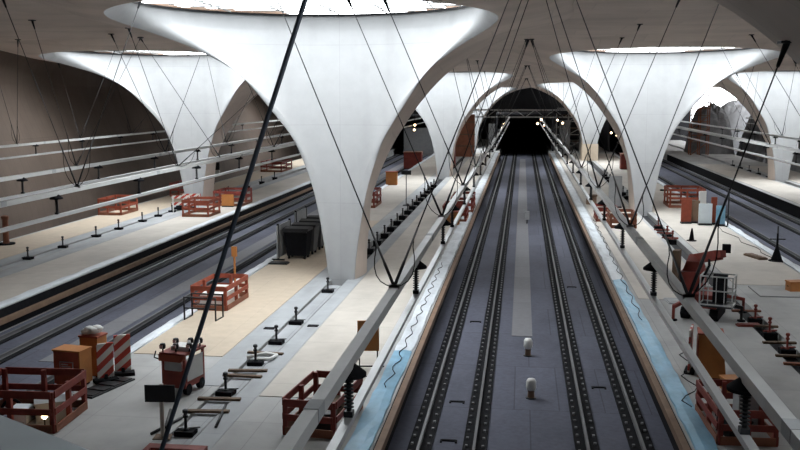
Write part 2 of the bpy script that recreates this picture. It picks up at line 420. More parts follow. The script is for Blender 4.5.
pl_ = MB().box(-1.3, 1.3, -0.9, 2.2, 0.0, 0.02)
SHELLS = []
def fit_roof(r_, x, y, sx=1.0):
    for c in r_.children:
        me = c.data.copy(); c.data = me
        for v in me.vertices:
            v.co.x *= sx
            v.co.z *= zc(y + v.co.y) / 12.3
        if c.name.startswith('outer_shell'): SHELLS.append((x, y, me))
for cx_, cy_ in COLUMNS[1:]:
    r_ = dup(root, (cx_, cy_, 0), 0, COL_LABELS[(cx_, cy_)])
    if (cx_, cy_) in COVERED:
        for c in list(r_.children):
            if c.name.startswith('skylight_glass'):
                bpy.data.objects.remove(c)
        MB().lathe([(ER + 0.3, EZ + 0.16), (ER + 0.3, EZ + 0.24)], (0, EY, 0), 48).build('daylight_blocker', M['batten'], r_)  # opaque disc added to keep this skylight's daylight out
    if (cx_, cy_) == (8.9, 14.9):          # tinted glass added to dim this unseen near skylight
        for c in r_.children:
            if c.name.startswith('skylight_glass'):
                c.data = c.data.copy(); c.data.materials[0] = M['dimming_glass']
    fit_roof(r_, cx_, cy_, 1.07 if cx_ < -20 else 1.07 if cy_ < 20 else 1.0)
fit_roof(root, *COLUMNS[0])

# ceiling: a flat sheet of concrete left open over every calyx
cm = MB()
GX = [x for x in range(-39, 40)]; GY = [y for y in range(int(YA), int(YB) + 1)]
def open_at(x, y):
    for cx_, cy_ in COLUMNS:
        lx, ly = x - cx_, y - cy_
        if lx * lx / 7.9 ** 2 + (ly - EY) ** 2 / 8.3 ** 2 < 1.0: return True
        if -3.0 < ly < 3.2 and abs(lx) < 2.5: return True
    return False
idx = {}
def vid(x, y, z):
    k = (x, y, z)
    if k not in idx:
        idx[k] = len(cm.v); cm.v.append((x, y, z * zc(y) / 12.3))
    return idx[k]
for x in GX[:-1]:
    for y in GY[:-1]:
        if any(open_at(x + a, y + b) for a in (0, 1) for b in (0, 1)): continue
        cm.f.append(tuple(vid(x + a, y + b, ZC) for a, b in ((0, 0), (0, 1), (1, 1), (1, 0))))
        cm.f.append(tuple(vid(x + a, y + b, ZC + 0.5) for a, b in ((0, 0), (1, 0), (1, 1), (0, 1))))
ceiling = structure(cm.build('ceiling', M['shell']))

# what hangs from the concrete overhead is fixed where a plumb line meets it
def bvh_world():
    vs = []; fs = []
    for v in cm.v: vs.append(Vector(v))
    fs += [tuple(f) for f in cm.f]
    for x, y, me in SHELLS:
        b = len(vs)
        vs += [v.co + Vector((x, y, 0)) for v in me.vertices]
        fs += [tuple(b + i for i in p.vertices) for p in me.polygons]
    return BVHTree.FromPolygons(vs, fs)
OVER = bvh_world()
def overhead(x, y, z0=6.2):
    h = OVER.ray_cast(Vector((x, y, z0)), Vector((0, 0, 1)))
    return h[0].z if h[0] else ZC

# ------------------------------------------------------------------ floor finishes
def sheet(name, x0, x1, y0, y1, m, label=None, z=0.0, t=0.02):
    o = MB().box(0, x1 - x0, 0, y1 - y0, 0, t).build(name, m, loc=(x0, y0, z))
    return structure(o)
# left platform: yellow plywood by the left edge, blue-grey strip beside the trough, pale plywood to the right
sheet('floor', -13.45, -10.3, 30.2, 66, M['ply_yellow'])
sheet('floor', -13.45, -10.3, 66, 150, M['ply_pale'])
sheet('floor', -10.25, -9.36, 27.0, 98, M['strip'], t=0.012)
sheet('floor', -8.58, -7.95, 20.0, 98, M['strip'], t=0.012)
sheet('floor', -7.9, -4.9, 26.2, 98, M['ply_pale'])
sheet('floor', -7.9, -4.9, 98, 150, M['ply_pale'])
# right platform
sheet('floor', 4.75, 8.2, 41.5, 150, M['ply_pale'])
sheet('floor', 9.6, 13.35, 45.3, 150, M['ply_pale'])
sheet('floor', 10.1, 12.4, 42.6, 44.9, M['platform'], t=0.05)
# outer left platform
sheet('floor', -31.4, -28.2, 20, 150, M['ply_yellow'])
sheet('floor', -28.1, -27.2, 20, 150, M['strip'], t=0.012)
sheet('floor', -26.2, -25.4, 20, 150, M['strip'], t=0.012)
sheet('floor', -25.3, -22.35, 20, 150, M['ply_pale'])
sheet('floor', 22.2, 25.8, 60, 128, M['ply_pale'])
sheet('floor', 27.6, 31.4, 60, 125, M['ply_pale'])
# light fabric walkway between the two central tracks, darker mats beside it
sheet('floor', -0.68, 0.16, 38.0, 150, M['walk'], z=-0.95)
sheet('floor', -17.9, -16.9, 32.0, 150, M['walk'], z=-0.95)

def fold_strip(name, label, cat, x0, x1, y0, y1, z0, m, drop, group=None):
    """a membrane laid over the platform edge, slightly buckled, turned down at the track side"""
    b = MB(); n = int((y1 - y0) / 0.8) + 1; rows = []
    sgn = 1 if drop > 0 else -1
    xs = [x0, x0 + (x1 - x0) * 0.33, x0 + (x1 - x0) * 0.66, x1, x1 + (x1 - x0) * 0.04]
    for j in range(n + 1):
        y = y0 + (y1 - y0) * j / n
        for k, x in enumerate(xs):
            zz = z0 + random.uniform(0.0, 0.05) + (0.03 if k in (1, 2) else 0) - (abs(drop) if k == 4 else 0)
            b.v.append((x + random.uniform(-0.03, 0.03), y, zz))
        for k in range(5): b.v.append((xs[k], y, z0 - 0.03 - (abs(drop) if k == 4 else 0)))
    for j in range(n):
        for k in range(4):
            a = j * 10 + k
            b.f.append((a, a + 1, a + 11, a + 10)); b.f.append((a + 5, a + 15, a + 16, a + 6))
        b.f.append((j * 10, j * 10 + 10, j * 10 + 15, j * 10 + 5)); b.f.append((j * 10 + 4, j * 10 + 9, j * 10 + 19, j * 10 + 14))
    e = n * 10
    b.f.append((0, 5, 6, 7, 8, 9, 4, 3, 2, 1)); b.f.append((e, e + 1, e + 2, e + 3, e + 4, e + 9, e + 8, e + 7, e + 6, e + 5))
    o = b.build(name, m); return tag(o, label, cat, group)
fold_strip('edge_membrane', 'blue waterproof membrane along the near left platform edge of the central tracks', 'membrane', -4.62, -4.02, 10, 31.5, 0.03, M['blue_foil'], 0.25)
fold_strip('edge_membrane', 'long white membrane along the left platform edge of the central tracks', 'membrane', -4.62, -4.02, 31.5, 150, 0.03, M['white_foil'], 0.25)
fold_strip('edge_membrane', 'blue waterproof membrane along the near right platform edge of the central tracks', 'membrane', 4.58, 4.02, 10, 45.5, 0.03, M['blue_foil'], 0.25)
fold_strip('edge_membrane', 'long white membrane along the right platform edge of the central tracks', 'membrane', 4.58, 4.02, 45.5, 150, 0.03, M['white_foil'], 0.25)
fold_strip('edge_membrane', 'white membrane along the left edge of the platform with the bins', 'membrane', -13.5, -13.88, 18, 150, 0.03, M['white_foil'], 0.2)
fold_strip('edge_membrane', 'pale membrane along the edge of the outer left platform', 'membrane', -22.3, -21.8, 18, 150, 0.03, M['white_foil'], 0.2)
fold_strip('edge_membrane', 'white membrane along the right edge of the platform with the red lift', 'membrane', 13.45, 13.88, 30, 150, 0.03, M['white_foil'], 0.2)
for x, lab, y0, z0 in ((-3.83, 'brown timber edge board beside the blue membrane, left of the central tracks', 10, -0.24), (3.83, 'brown timber edge board beside the blue membrane, right of the central tracks', 10, -0.24),
               (-21.63, 'brown timber edge board below the outer left platform edge', 18, -0.62)):
    tag(MB().box(-0.09, 0.09, 0, 150 - y0, z0, z0 + 0.22).build('edge_board', M['timber'], loc=(x, y0, 0)), lab, 'board', 'timber edge boards')
tag(MB().box(-0.09, 0.09, 0, 130, -0.24, -0.05).build('edge_board', M['batten'], loc=(13.98, 20, 0)), 'dark edge board below the right edge of the red lift platform', 'board', 'timber edge boards')
for x in (-3.94, 3.94, -21.74, 13.86, -13.86, 21.74):
    structure(MB().box(x - 0.02, x + 0.02, 5, 150, -0.95, -0.03).build('trim_1', M['black']))

# ------------------------------------------------------------------ tracks
fb = MB().box(-0.035, 0.035, -0.045, 0.045, 0.0, 0.05)
fast0 = None
def make_rail(x, label, clips):
    global fast0
    r = thing('rail', label, 'rail', (x, 0, -0.95), 0, 'running rails')
    p = MB()
    prof_ = [(-0.03, 0.05), (0.03, 0.05), (0.012, 0.085), (0.012, 0.165), (0.037, 0.175), (0.037, 0.21), (-0.037, 0.21), (-0.037, 0.175), (-0.012, 0.165), (-0.012, 0.085)]
    n = len(prof_)
    p.add([(a, y, b) for y in (2.0, 230.0) for a, b in prof_], [(k, (k + 1) % n, n + (k + 1) % n, n + k) for k in range(n)] + [tuple(range(n))[::-1], tuple(range(n, 2 * n))])
    p.build('rail_profile', M['rail'], r)
    w_ = 0.33 if clips else 0.27
    MB().box(-w_, w_, 2, 230, 0.0, 0.05).build('rubber_strip', M['black'], r)['label'] = 'black rubber strip'
    if clips:
        for k in range(100):
            s = -0.23 if k % 2 else 0.23
            if fast0 is None:
                fast0 = fb.build('rail_fastener', M['clip'], r, loc=(s, 22.2, 0.05)); fast0['label'] = 'grey fastener'
            else:
                c = fast0.copy(); COL.objects.link(c); c.parent = r; c.location = (s, 22.2 + 0.62 * (k // 2), 0.05)
        fs = MB()
        for k in range(50, 120):
            y = 22.2 + 0.62 * k
            for s in (-1, 1): fs.box(s * 0.23 - 0.035, s * 0.23 + 0.035, y - 0.045, y + 0.045, 0.05, 0.10)
        f_ = fs.build('rail_fastener', M['clip'], r); f_['kind'] = 'stuff'
    return r
for tx, tn_ in ((-2.3, 'left central track'), (2.3, 'right central track')):
    for s, sn in ((-1, 'left'), (1, 'right')):
        make_rail(tx + s * 0.7525, 'steel %s rail of the %s, in a black strip with fasteners' % (sn, tn_), True)
for tx, tn_ in ((-20.1, 'track along the outer left platform'), (-15.5, 'track along the platform with the bins'),
                (15.5, 'track along the right edge of the red lift platform'), (20.1, 'track along the outer right platform')):
    for s, sn in ((-1, 'left'), (1, 'right')):
        make_rail(tx + s * 0.7525, 'steel %s rail of the %s' % (sn, tn_), False)
# slots cut in the fabric
for x, y, lab in ((-2.3, 29.3, 'dark slot in the blue fabric, second from the near end of the left track'), (-2.3, 25.8, 'dark slot in the blue fabric, nearest on the left track'),
                  (2.3, 31.4, 'dark slot in the blue fabric, nearest on the right track'), (-2.25, 40.3, 'wide dark slot across the fabric, third on the left track'), (2.25, 48.5, 'small dark slot in the fabric, second on the right track')):
    b = MB().box(-0.20, 0.20, -0.05, 0.05, 0, 0.035).box(-0.24, -0.18, -0.16, 0.05, 0, 0.03).box(0.18, 0.24, -0.16, 0.05, 0, 0.03)
    tag(b.build('drain_slot', M['black'], loc=(x, y, -0.95)), lab, 'slot', 'slots in the track fabric')
# two wrapped white posts and a dark one between the tracks
def bollard(x, y, h, label, tilt=0.0):
    t = thing('marker_post', label, 'post', (x, y, -0.95 if x > 0.2 or y < 38 else -0.93), 0, 'posts between the central tracks')
    MB().lathe([(0.10, 0.0), (0.11, 0.05), (0.10, h * 0.5), (0.115, h * 0.55)], n=14).build('post_base', M['timber'], t, True)
    MB().lathe([(0.135, h * 0.42), (0.165, h * 0.55), (0.16, h * 0.85), (0.12, h * 0.97), (0.03, h)], n=14).build('plastic_cap', M['white'], t, True)
    MB().lathe([(0.17, 0.0), (0.17, 0.03)], n=14).build('foot_plate', M['black_metal'], t)
bollard(0.04, 30.0, 0.66, 'nearer of two white capped marker posts between the central tracks')
bollard(-0.03, 35.1, 0.68, 'farther of two white capped marker posts between the central tracks')
t = thing('marker_post', 'small dark post on the light walkway between the central tracks', 'post', (0.09, 73.0, -0.93), 0, 'posts between the central tracks')
MB().box(-0.05, 0.05, -0.05, 0.05, 0, 0.5).build('post', M['black_metal'], t); MB().box(-0.17, 0.17, -0.12, 0.12, 0.3, 0.95).build('box', M['grey'], t)

# ------------------------------------------------------------------ cable trough posts along the platforms
def make_anchor(red=False):
    t = thing('anchor_post', 'x', 'post', (0, 0, 0))
    mm = M['red'] if red else M['black_metal']
    MB().cbox((0, 0, -0.07), (0.50, 0.40, 0.30), 0.0).build('base_box', M['black'], t)
    MB().lathe([(0.08, 0.08), (0.08, 0.11), (0.04, 0.12), (0.04, 0.40), (0.07, 0.41), (0.07, 0.47), (0.045, 0.48), (0.045, 0.54), (0.075, 0.55), (0.07, 0.62), (0.03, 0.64)], n=12).build('threaded_stem', mm, t, 'auto')
    MB().cbox((0.06, 0.12, 0.10), (0.55, 0.08, 0.04), 0.3).build('clamp_bar', M['grey'] if not red else M['red'], t)
    return t
anchorA = make_anchor(); anchorB = make_anchor(True)
def place_anchors(lst, proto, x, labf, group, first=[True]):
    for i, y in enumerate(lst):
        lab = labf(i)
        key = id(proto)
        if key not in used_protos:
            used_protos.add(key); proto.location = (x, y, 0); proto['label'] = lab; proto['group'] = group
        else:
            dup(proto, (x, y, 0), random.uniform(-0.15, 0.15), lab, group)
used_protos = set()
ysL = [23.0, 26.4, 29.6, 32.3, 35.3, 41.4]
place_anchors(ysL, anchorA, -8.98, lambda i: 'black anchor post in the platform trough before the large column, %s from the front' % ORD[i], 'anchor posts in front of the large column')
ysL2 = [50 + 3.1 * i for i in range(15)]
place_anchors(ysL2, anchorA, -8.98, lambda i: 'black anchor post in the dark trough behind the large column, %s from the column' % ORD[i], 'anchor posts behind the large column')
place_anchors([33.4, 35.8, 38.0], anchorB, 8.82, lambda i: 'rusty red anchor post in the trough by the red lift, %s from the front' % ORD[i], 'red anchor posts by the red lift')
place_anchors([59.0, 61.2, 65.2], anchorB, 8.82, lambda i: 'rusty anchor post in front of the right column, %s from the front' % ORD[i], 'anchor posts before the right column')
place_anchors([78 + 3.4 * i for i in range(10)], anchorA, 8.82, lambda i: 'black anchor post behind the right column, %s from the column' % ORD[i], 'anchor posts behind the right column')
place_anchors([48.0, 52.0, 56.4, 59.8, 63.8, 66.8, 69.6, 83.8, 89.8, 95.0, 100.2], anchorA, -26.95, lambda i: 'anchor post on the grey strip of the outer left platform, %s from the left' % ORD[i], 'anchor posts on the outer left platform')
place_anchors([108.5 + 4.5 * i for i in range(5)], anchorA, 26.5, lambda i: 'small dark anchor post behind the column by the pit, %s from the column' % ORD[i], 'anchor posts by the pit')
# battens laid across the trough
def batten(x, y, w_, lab, m=None, group='battens across the trough'):
    b = MB().cbox((0, 0, 0.04), (w_, 0.16, 0.07), random.uniform(-0.1, 0.1))
    tag(b.build('timber_batten', m or M['batten'], loc=(x, y, 0)), lab, 'batten', group)
for i, y in enumerate((24.6, 25.7, 28.0, 28.6, 30.7)):
    batten(-8.95, y, 1.25, 'dark timber batten across the left trough, %s from the front' % ORD[i])
for i, y in enumerate((31.6, 32.6, 34.4, 36.9, 39.5)):
    batten(8.82, y, 1.15, 'dark timber batten across the right trough near the red lift, %s from the front' % ORD[i], M['rust'] if i in (0, 4) else None)
for i, y in enumerate((60.0, 62.2, 63.6)):
    batten(8.82, y, 1.0, 'reddish batten across the trough before the right column, %s from the front' % ORD[i], M['red'])
# lids and slot plates on the strip
for x, y, lab in ((-8.2, 34.8, 'small black cover plate on the blue-grey strip before the large column'), (-9.75, 34.2, 'tiny black cover plate left of the trough before the large column')):
    tag(MB().box(-0.2, 0.2, -0.14, 0.14, 0, 0.03).build('cover_plate', M['black'], loc=(x, y, 0.012)), lab, 'plate')

# ------------------------------------------------------------------ overhead conductor rails with their carrier beams
ins = None
def make_insulator():
    t = thing('insulator', 'x', 'insulator', (0, 0, 0))
    MB().lathe([(0.04, 0.0), (0.04, -0.04), (0.07, -0.045), (0.07, -0.08), (0.035, -0.09)], n=12).build('hanger_bolt', M['black_metal'], t)
    MB().lathe([(0.06, -0.08), (0.08, -0.09), (0.215, -0.20), (0.215, -0.235), (0.0, -0.22)], n=20).build('hood', M['black'], t, 'auto')
    pr_ = [(0.03, -0.22)]
    for k in range(9):
        z = -0.25 - 0.045 * k
        pr_ += [(0.03, z), (0.062, z - 0.012), (0.062, z - 0.02), (0.03, z - 0.03)]
    MB().lathe(pr_ + [(0.03, -0.68)], n=14).build('ribbed_rod', M['black_metal'], t)
    MB().box(-0.055, 0.055, -0.06, 0.06, -0.74, -0.67).build('clamp', M['black_metal'], t)
    return t
def beam_line(x, where, y0, y1, ins_ys, insgroup, s=1.0):
    z = 5.47
    b = thing('carrier_beam', 'long grey steel carrier beam hung %s' % where, 'beam', (x, 0, z), 0, 'carrier beams')
    # a shallow channel, open side down
    MB().box(-0.07, 0.07, y0, y1, 0.15, 0.18).box(-0.07, -0.055, y0, y1, 0.03, 0.15).box(0.055, 0.07, y0, y1, 0.03, 0.15).build('channel', M['galv'], b)
    j = MB()
    yy = y0 + 6
    while yy < min(y1, 80):
        j.box(-0.076, 0.076, yy - 0.15, yy + 0.15, 0.04, 0.186); yy += 12.0
    j.build('splice_plate', M['grey'], b)
    c = thing('conductor_rail', 'slim aluminium conductor rail hanging below the beam %s' % where, 'rail', (x, 0, z - 0.71), 0, 'overhead conductor rails')
    MB().box(-0.055, 0.055, y0, y1, 0.08, 0.115).box(-0.035, -0.02, y0, y1, 0.0, 0.08).box(0.02, 0.035, y0, y1, 0.0, 0.08).build('profile', M['alu'], c)
    MB().box(-0.02, 0.02, y0, y1, -0.03, 0.03).build('contact_wire', M['timber'], c)
    global ins
    for i, y in enumerate(ins_ys):
        lab = 'black insulator under the beam %s, %s from the near end' % (where, ORD[i] if i < 20 else 'last')
        if ins is None:
            ins = make_insulator(); ins.location = (x, y, z + 0.15); ins['label'] = lab; ins['group'] = insgroup
        else:
            dup(ins, (x, y, z + 0.15), 0, lab, insgroup)
def seq(y0, d, n): return [y0 + d * i for i in range(n)]
beam_line(-2.4, 'left of the central tracks', 3, 150, [10.9, 18.2, 24.6, 27.9, 33.9, 40.6, 47] + seq(53.5, 6.6, 9), 'insulators left of the central tracks')
beam_line(2.2, 'right of the central tracks', 3, 150, [10.9, 18.6, 24.5, 30.0, 36.0, 42.3, 48.8] + seq(55.3, 6.6, 9), 'insulators right of the central tracks')
beam_line(-15.5, 'over the track by the bins', 8, 150, seq(22.5, 6.8, 12), 'insulators over the track by the bins')
beam_line(-20.1, 'over the outer left track', 8, 150, seq(28.6, 6.9, 12), 'insulators along the outer left platform')
beam_line(-33.1, 'beside the brown side wall', 8, 150, seq(54, 6.9, 9), 'insulators beside the side wall')
beam_line(15.5, 'over the right outer track', 8, 150, seq(44, 7.0, 9), 'insulators right of the red lift platform')
beam_line(20.1, 'along the far right platform', 8, 150, seq(60, 7.0, 7), 'insulators along the outer right platform')
beam_line(33.1, 'beside the open pit', 90, 150, seq(96, 7.0, 5), 'insulators beside the open pit')

# ------------------------------------------------------------------ inclined hanger cables
def hanger(nx, ny, ax, ay, label, group, r=0.014, az=None, nz=5.65):
    n = Vector((nx, ny, nz)); z = overhead(ax, ay) if az is None else az
    a = Vector((ax, ay, z - 0.02))
    t = thing('hanger_cable', label, 'cable', n, 0, group)
    d = a - n; L = d.length; u = d.normalized()
    MB().tube([(0, 0, 0), d], r, 6).build('steel_cable', M['cable'], t, True)
    MB().tube([u * 0.05, u * 0.7, u * 0.75, u * 1.8], [0.028, 0.028, 0.022, 0.018], 8).build('turnbuckle', M['cable'], t, True)
    side = Vector((math.copysign(1, d.x), 0, 0))
    lp = []
    for k in range(9):
        s = k / 8
        p = u * (1.7 * s) + side * (0.16 * math.sin(math.pi * min(1, s * 1.25)) ** 1 if s < 0.8 else 0) * 1.0 + Vector((0, 0, -0.28 * math.sin(math.pi * s) * (1 - s)))
        lp.append(p)
    MB().tube(lp, 0.010, 5).build('slack_loop', M['black'], t, True)
    pm = MB().cbox(d + Vector((0, 0, 0.0)), (0.26, 0.26, 0.04)); pm.tube([d, d - u * 0.5], [0.06, 0.03], 8)
    pm.build('ceiling_anchor', M['black_metal'], t)
    MB().box(-0.085, 0.085, -0.06, 0.06, -0.03, 0.03).build('beam_clamp', M['galv'], t)
    return t
C_L = [(-2.4, 15.0, (-8.0, 29.2), (-0.6, 29.6)), (-2.4, 24.2, (-5.9, 30.0), (-0.25, 30.0)), (-2.4, 33.0, (-4.8, 30.4), (-0.06, 30.4)),
       (-2.4, 42.0, (-4.4, 52.0), (-0.25, 58.2)), (-2.4, 51.5, (-4.2, 62.0), (-0.15, 58.4)), (-2.4, 61.0, (-4.6, 71.5), (-0.1, 58.6)),
       (-2.4, 72.0, (-4.2, 80.0), (-0.2, 88.0)), (-2.4, 83.0, (-4.0, 90.0), (-0.1, 88.2)), (-2.4, 95.0, None, (-0.1, 117.6)), (-2.4, 106.0, None, (-0.05, 118))]
C_R = [(2.2, 14.8, (4.0, 16.9), (0.9, 29.8)), (2.2, 22.9, (6.59, 35.8), (0.3, 30.0)), (2.2, 32.6, (5.14, 35.6), (0.1, 30.4)),
       (2.2, 42.0, (5.33, 49.3), (0.1, 58.2)), (2.2, 51.5, (5.22, 56.9), (0.1, 58.4)), (2.2, 61.0, (4.9, 71.5), (0.05, 58.6)),
       (2.2, 72.0, (4.6, 80.0), (0.1, 88.0)), (2.2, 83.0, (4.4, 90.0), (0.05, 88.2)), (2.2, 95.0, None, (0.1, 117.6)), (2.2, 106.0, None, (0.05, 118))]
for lst, sn in ((C_L, 'left'), (C_R, 'right')):
    for i, (x, y, a1, a2) in enumerate(lst):
        for a, an in ((a1, 'outward'), (a2, 'inward')):
            if a: hanger(x, y, a[0], a[1], 'black hanger cable leaning %s from the %s central beam, %s hanger from the near end' % (an, sn, ORD[i]), 'hanger cables of the %s central beam' % sn,
                         0.014 if y < 60 else 0.02)
SIDE = [(-15.5, 30.8, (-18.85, 32.5), (-13.9, 33.2)), (-15.5, 40.5, (-18.4, 42.5), (-13.2, 47.5)), (-15.5, 46.5, (-23.0, 55.0), None), (-15.5, 57, (-18.5, 58.5), (-12.9, 61)), (-15.5, 68, (-18.4, 70.0), (-13.2, 72.0)),
        (-20.1, 40.2, (-23.4, 43.1), (-22.8, 54.6)), (-20.1, 50.9, (-23.6, 52.3), (-18.9, 55.0)), (-20.1, 62.0, (-22.8, 66.0), (-17.8, 65.0)), (-20.1, 73.0, (-22.8, 80), (-17.8, 76)),
        (-33.1, 58.5, (-35.6, 60), (-31.0, 55.5)), (-33.1, 67.5, (-35.8, 70), (-31.2, 70)), (-33.1, 77.0, (-35.6, 79), (-30.6, 80)), (-33.1, 87.0, (-35.6, 90), (-30.6, 90)),
        (15.5, 53, (12.2, 56.0), (18.6, 57.0)), (15.5, 64, (12.4, 66), (15.3, 74.0)), (15.5, 75, (17.8, 79), None),
        (20.1, 66, (17.6, 68.0), (23.0, 70)), (20.1, 79.0, (17.4, 83), (22.2, 84.0)), (20.1, 90, (17.6, 94), (21.9, 95))]
SN = {-15.5: 'over the track by the bins', -20.1: 'over the outer left track', -33.1: 'beside the brown side wall', 15.5: 'over the right outer track', 20.1: 'along the far right platform'}
cnt = {}
for x, y, a1, a2 in SIDE:
    i = cnt.get(x, 0); cnt[x] = i + 1
    for a, an in ((a1, 'forward'), (a2, 'backward')):
        if a: hanger(x, y, a[0], a[1], 'thin hanger cable of the beam %s, %s hanger, %s arm' % (SN[x], ORD[i], 'first' if an == 'forward' else 'second'), 'hanger cables of the side beams', 0.014)
# one thick inclined strut close to the viewer
t = thing('inclined_strut', 'thick dark blue steel strut slanting from the ceiling right in front of the viewer', 'strut', (-5.55, 8.1, 0))
sd = Vector((4.3, -0.12, 12.25)) / 12.25
zt = 9.0
while zt < 12.25 and overhead(-5.55 + sd.x * zt, 8.1 + sd.y * zt) > zt: zt += 0.02
sx_, sy_ = sd.x * zt, sd.y * zt
MB().tube([(0, 0, 0), (sx_, sy_, zt)], 0.022, 12).build('strut_tube', M['cable_blue'] if 'cable_blue' in M else M['cable'], t, True)
MB().box(-0.2, 0.2, -0.2, 0.2, 0, 0.04).build('foot_plate', M['black_metal'], t)
MB().cbox((sx_, sy_, zt), (0.4, 0.4, 0.05)).build('ceiling_plate', M['black_metal'], t)

# ------------------------------------------------------------------ the gallery the picture is taken from
gd = Vector((0.855, -0.518, 0)); gn = Vector((-0.518, -0.855, 0)); A = Vector((-3.15, 4.63, 0))
g = MB()
P = [A - gd * 9, A + gd * 9, A + gd * 9 + gn * 16, A - gd * 9 + gn * 16]
P = [(p.x, max(p.y, YA + 0.2)) for p in P]
g.add([(x, y, z) for z in (6.55, 7.0) for x, y in P], [(3, 2, 1, 0), (4, 5, 6, 7), (0, 1, 5, 4), (1, 2, 6, 5), (2, 3, 7, 6), (3, 0, 4, 7)])
structure(g.build('floor', M['tarp']))

# ------------------------------------------------------------------ barrier pens round the floor openings
def pen(x, y, w_, d, rz, label, h=1.1, m=None, fill=True, nx=1, ny=2, group='red barrier pens'):
    """a timber and board barrier: posts, two rails and a toe board on every side; origin at the near left corner"""
    m = m or M['red']
    t = thing('barrier_pen', label, 'barrier', (x, y, 0.0), rz, group)
    pts = [(i * w_ / nx, 0) for i in range(nx + 1)] + [(w_, j * d / ny) for j in range(1, ny + 1)] + [(i * w_ / nx, d) for i in range(nx - 1, -1, -1)] + [(0, j * d / ny) for j in range(ny - 1, 0, -1)]
    for px_, py_ in pts:
        MB().box(px_ - 0.06, px_ + 0.06, py_ - 0.06, py_ + 0.06, 0.0, h).build('post', m, t)
    for (a, b) in (((0, 0), (w_, 0)), ((w_, 0), (w_, d)), ((w_, d), (0, d)), ((0, d), (0, 0))):
        for z, hh, nm in ((h - 0.07, 0.20, 'top_rail'), (h * 0.52, 0.17, 'middle_rail'), (0.12, 0.22, 'toe_board')):
            o = Vector((b[1] - a[1], a[0] - b[0], 0)).normalized() * 0.075
            MB().bar((a[0] + o.x, a[1] + o.y, z), (b[0] + o.x, b[1] + o.y, z), 0.035, hh).build(nm, m if nm != 'toe_board' else M['rust'], t)
    return t
def loop_hose(x, y, r, rz, label, m=None, z=0.0):
    pts = [(r * math.cos(a), 0, z + r * 1.5 * math.sin(a)) for a in [math.pi * k / 10 for k in range(11)]]
    tag(MB().tube(pts, 0.045, 8).build('bent_pipe', m or M['black'], None, True, loc=(x, y, 0), rz=rz), label, 'pipe')
def junk(x, y, s, rz, label, m, kind='crate', z=0.0):
    t = thing('tool_crate', label, 'crate', (x, y, z), rz, None)
    w_, d, h = s
    MB().box(-w_ / 2, w_ / 2, -d / 2, d / 2, 0, 0.05).box(-w_ / 2, -w_ / 2 + 0.04, -d / 2, d / 2, 0.05, h).box(w_ / 2 - 0.04, w_ / 2, -d / 2, d / 2, 0.05, h).box(-w_ / 2, w_ / 2, -d / 2, -d / 2 + 0.04, 0.05, h).box(-w_ / 2, w_ / 2, d / 2 - 0.04, d / 2, 0.05, h).build('body', m, t)
    MB().cbox((0, 0, h + 0.02), (w_ + 0.06, d + 0.06, 0.05)).build('lid', m, t)
    MB().box(-w_ / 2 - 0.03, w_ / 2 + 0.03, -0.05, 0.05, h * 0.5, h * 0.58).build('strap', M['black'], t)
    return t
pen(-14.7, 22.45, 2.3, 1.95, R(2), 'largest red barrier pen, beside the near left tracks', 1.1, nx=2, ny=2)
loop_hose(-14.2, 23.7, 0.3, 0.4, 'black bent pipe standing at the left inside the nearest red pen')
loop_hose(-13.35, 23.9, 0.3, 0.2, 'black bent pipe standing at the right inside the nearest red pen')
junk(-13.0, 23.6, (0.8, 0.6, 0.5), 0.5, 'grey crate with a black strap inside the nearest red pen', M['grey'])
junk(-13.7, 23.3, (0.45, 0.5, 0.35), 0.1, 'pale crate at the back of the nearest red pen', M['tarp'])
def lamp_ball(x, y, z, label):
    t = thing('work_lamp', label, 'lamp', (x, y, 0))
    MB().lathe([(0.10, 0), (0.10, 0.03), (0.02, 0.04), (0.02, z - 0.07)], n=10).build('stand', M['black_metal'], t)
    MB().lathe([(0.02, z - 0.08), (0.075, z - 0.03), (0.085, z), (0.06, z + 0.05), (0.0, z + 0.08)], n=12).build('bulb', M['warm_lamp'], t, True)
lamp_ball(-12.8, 22.85, 0.32, 'small glowing lamp low inside the nearest red pen')
# orange cabinets with a label plate behind it, and the striped warning boards
t = thing('site_cabinet', 'orange site cabinet with a pale plate, behind the nearest red pen', 'cabinet', (-13.85, 26.6, 0), R(-8))
MB().box(-0.44, 0.44, -0.30, 0.30, 0.08, 1.10).build('body', M['orange_red'], t)
MB().box(0.44, 0.47, -0.31, 0.31, 0.08, 1.12).build('side_panel', M['orange'], t)['label'] = 'bright orange side'
MB().box(-0.47, 0.49, -0.33, 0.33, 1.10, 1.15).build('lid', M['orange'], t)
pf = MB().box(-0.22, 0.24, -0.32, -0.30, 0.50, 0.80).build('label_plate', M['grey'], t)
MB().box(-0.19, 0.21, -0.33, -0.32, 0.53, 0.77).build('plate_face', M['orange_red'], pf)
for k in range(3): MB().box(-0.15, 0.16 - 0.08 * (k == 2), -0.336, -0.33, 0.57 + 0.065 * k, 0.605 + 0.065 * k).build('print_line', M['grey'], pf)
for s in (-0.35, 0.35): MB().box(s - 0.06, s + 0.06, -0.25, 0.25, 0, 0.08).build('foot', M['black'], t)
t = thing('site_cabinet', 'orange cabinet with white bundle on top, at the back of the cabinet pair', 'cabinet', (-13.6, 27.6, 0), R(-8))
MB().box(-0.35, 0.28, -0.26, 0.26, 0.06, 1.28).build('body', M['orange'], t); MB().box(-0.38, 0.31, -0.29, 0.29, 1.28, 1.33).build('lid', M['orange_red'], t)
MB().box(-0.06, 0.06, -0.28, -0.26, 0.6, 0.72).build('latch', M['black_metal'], t)
for s in (-0.26, 0.2): MB().box(s - 0.06, s + 0.06, -0.2, 0.2, 0, 0.06).build('foot', M['black'], t)
b = MB()
for k in range(5): b.lathe([(0.02, -0.08), (0.16, -0.05), (0.2, 0.02), (0.12, 0.1), (0.02, 0.13)], (random.uniform(-0.2, 0.15), random.uniform(-0.1, 0.1), 0.09 + 0.02 * k), 10)
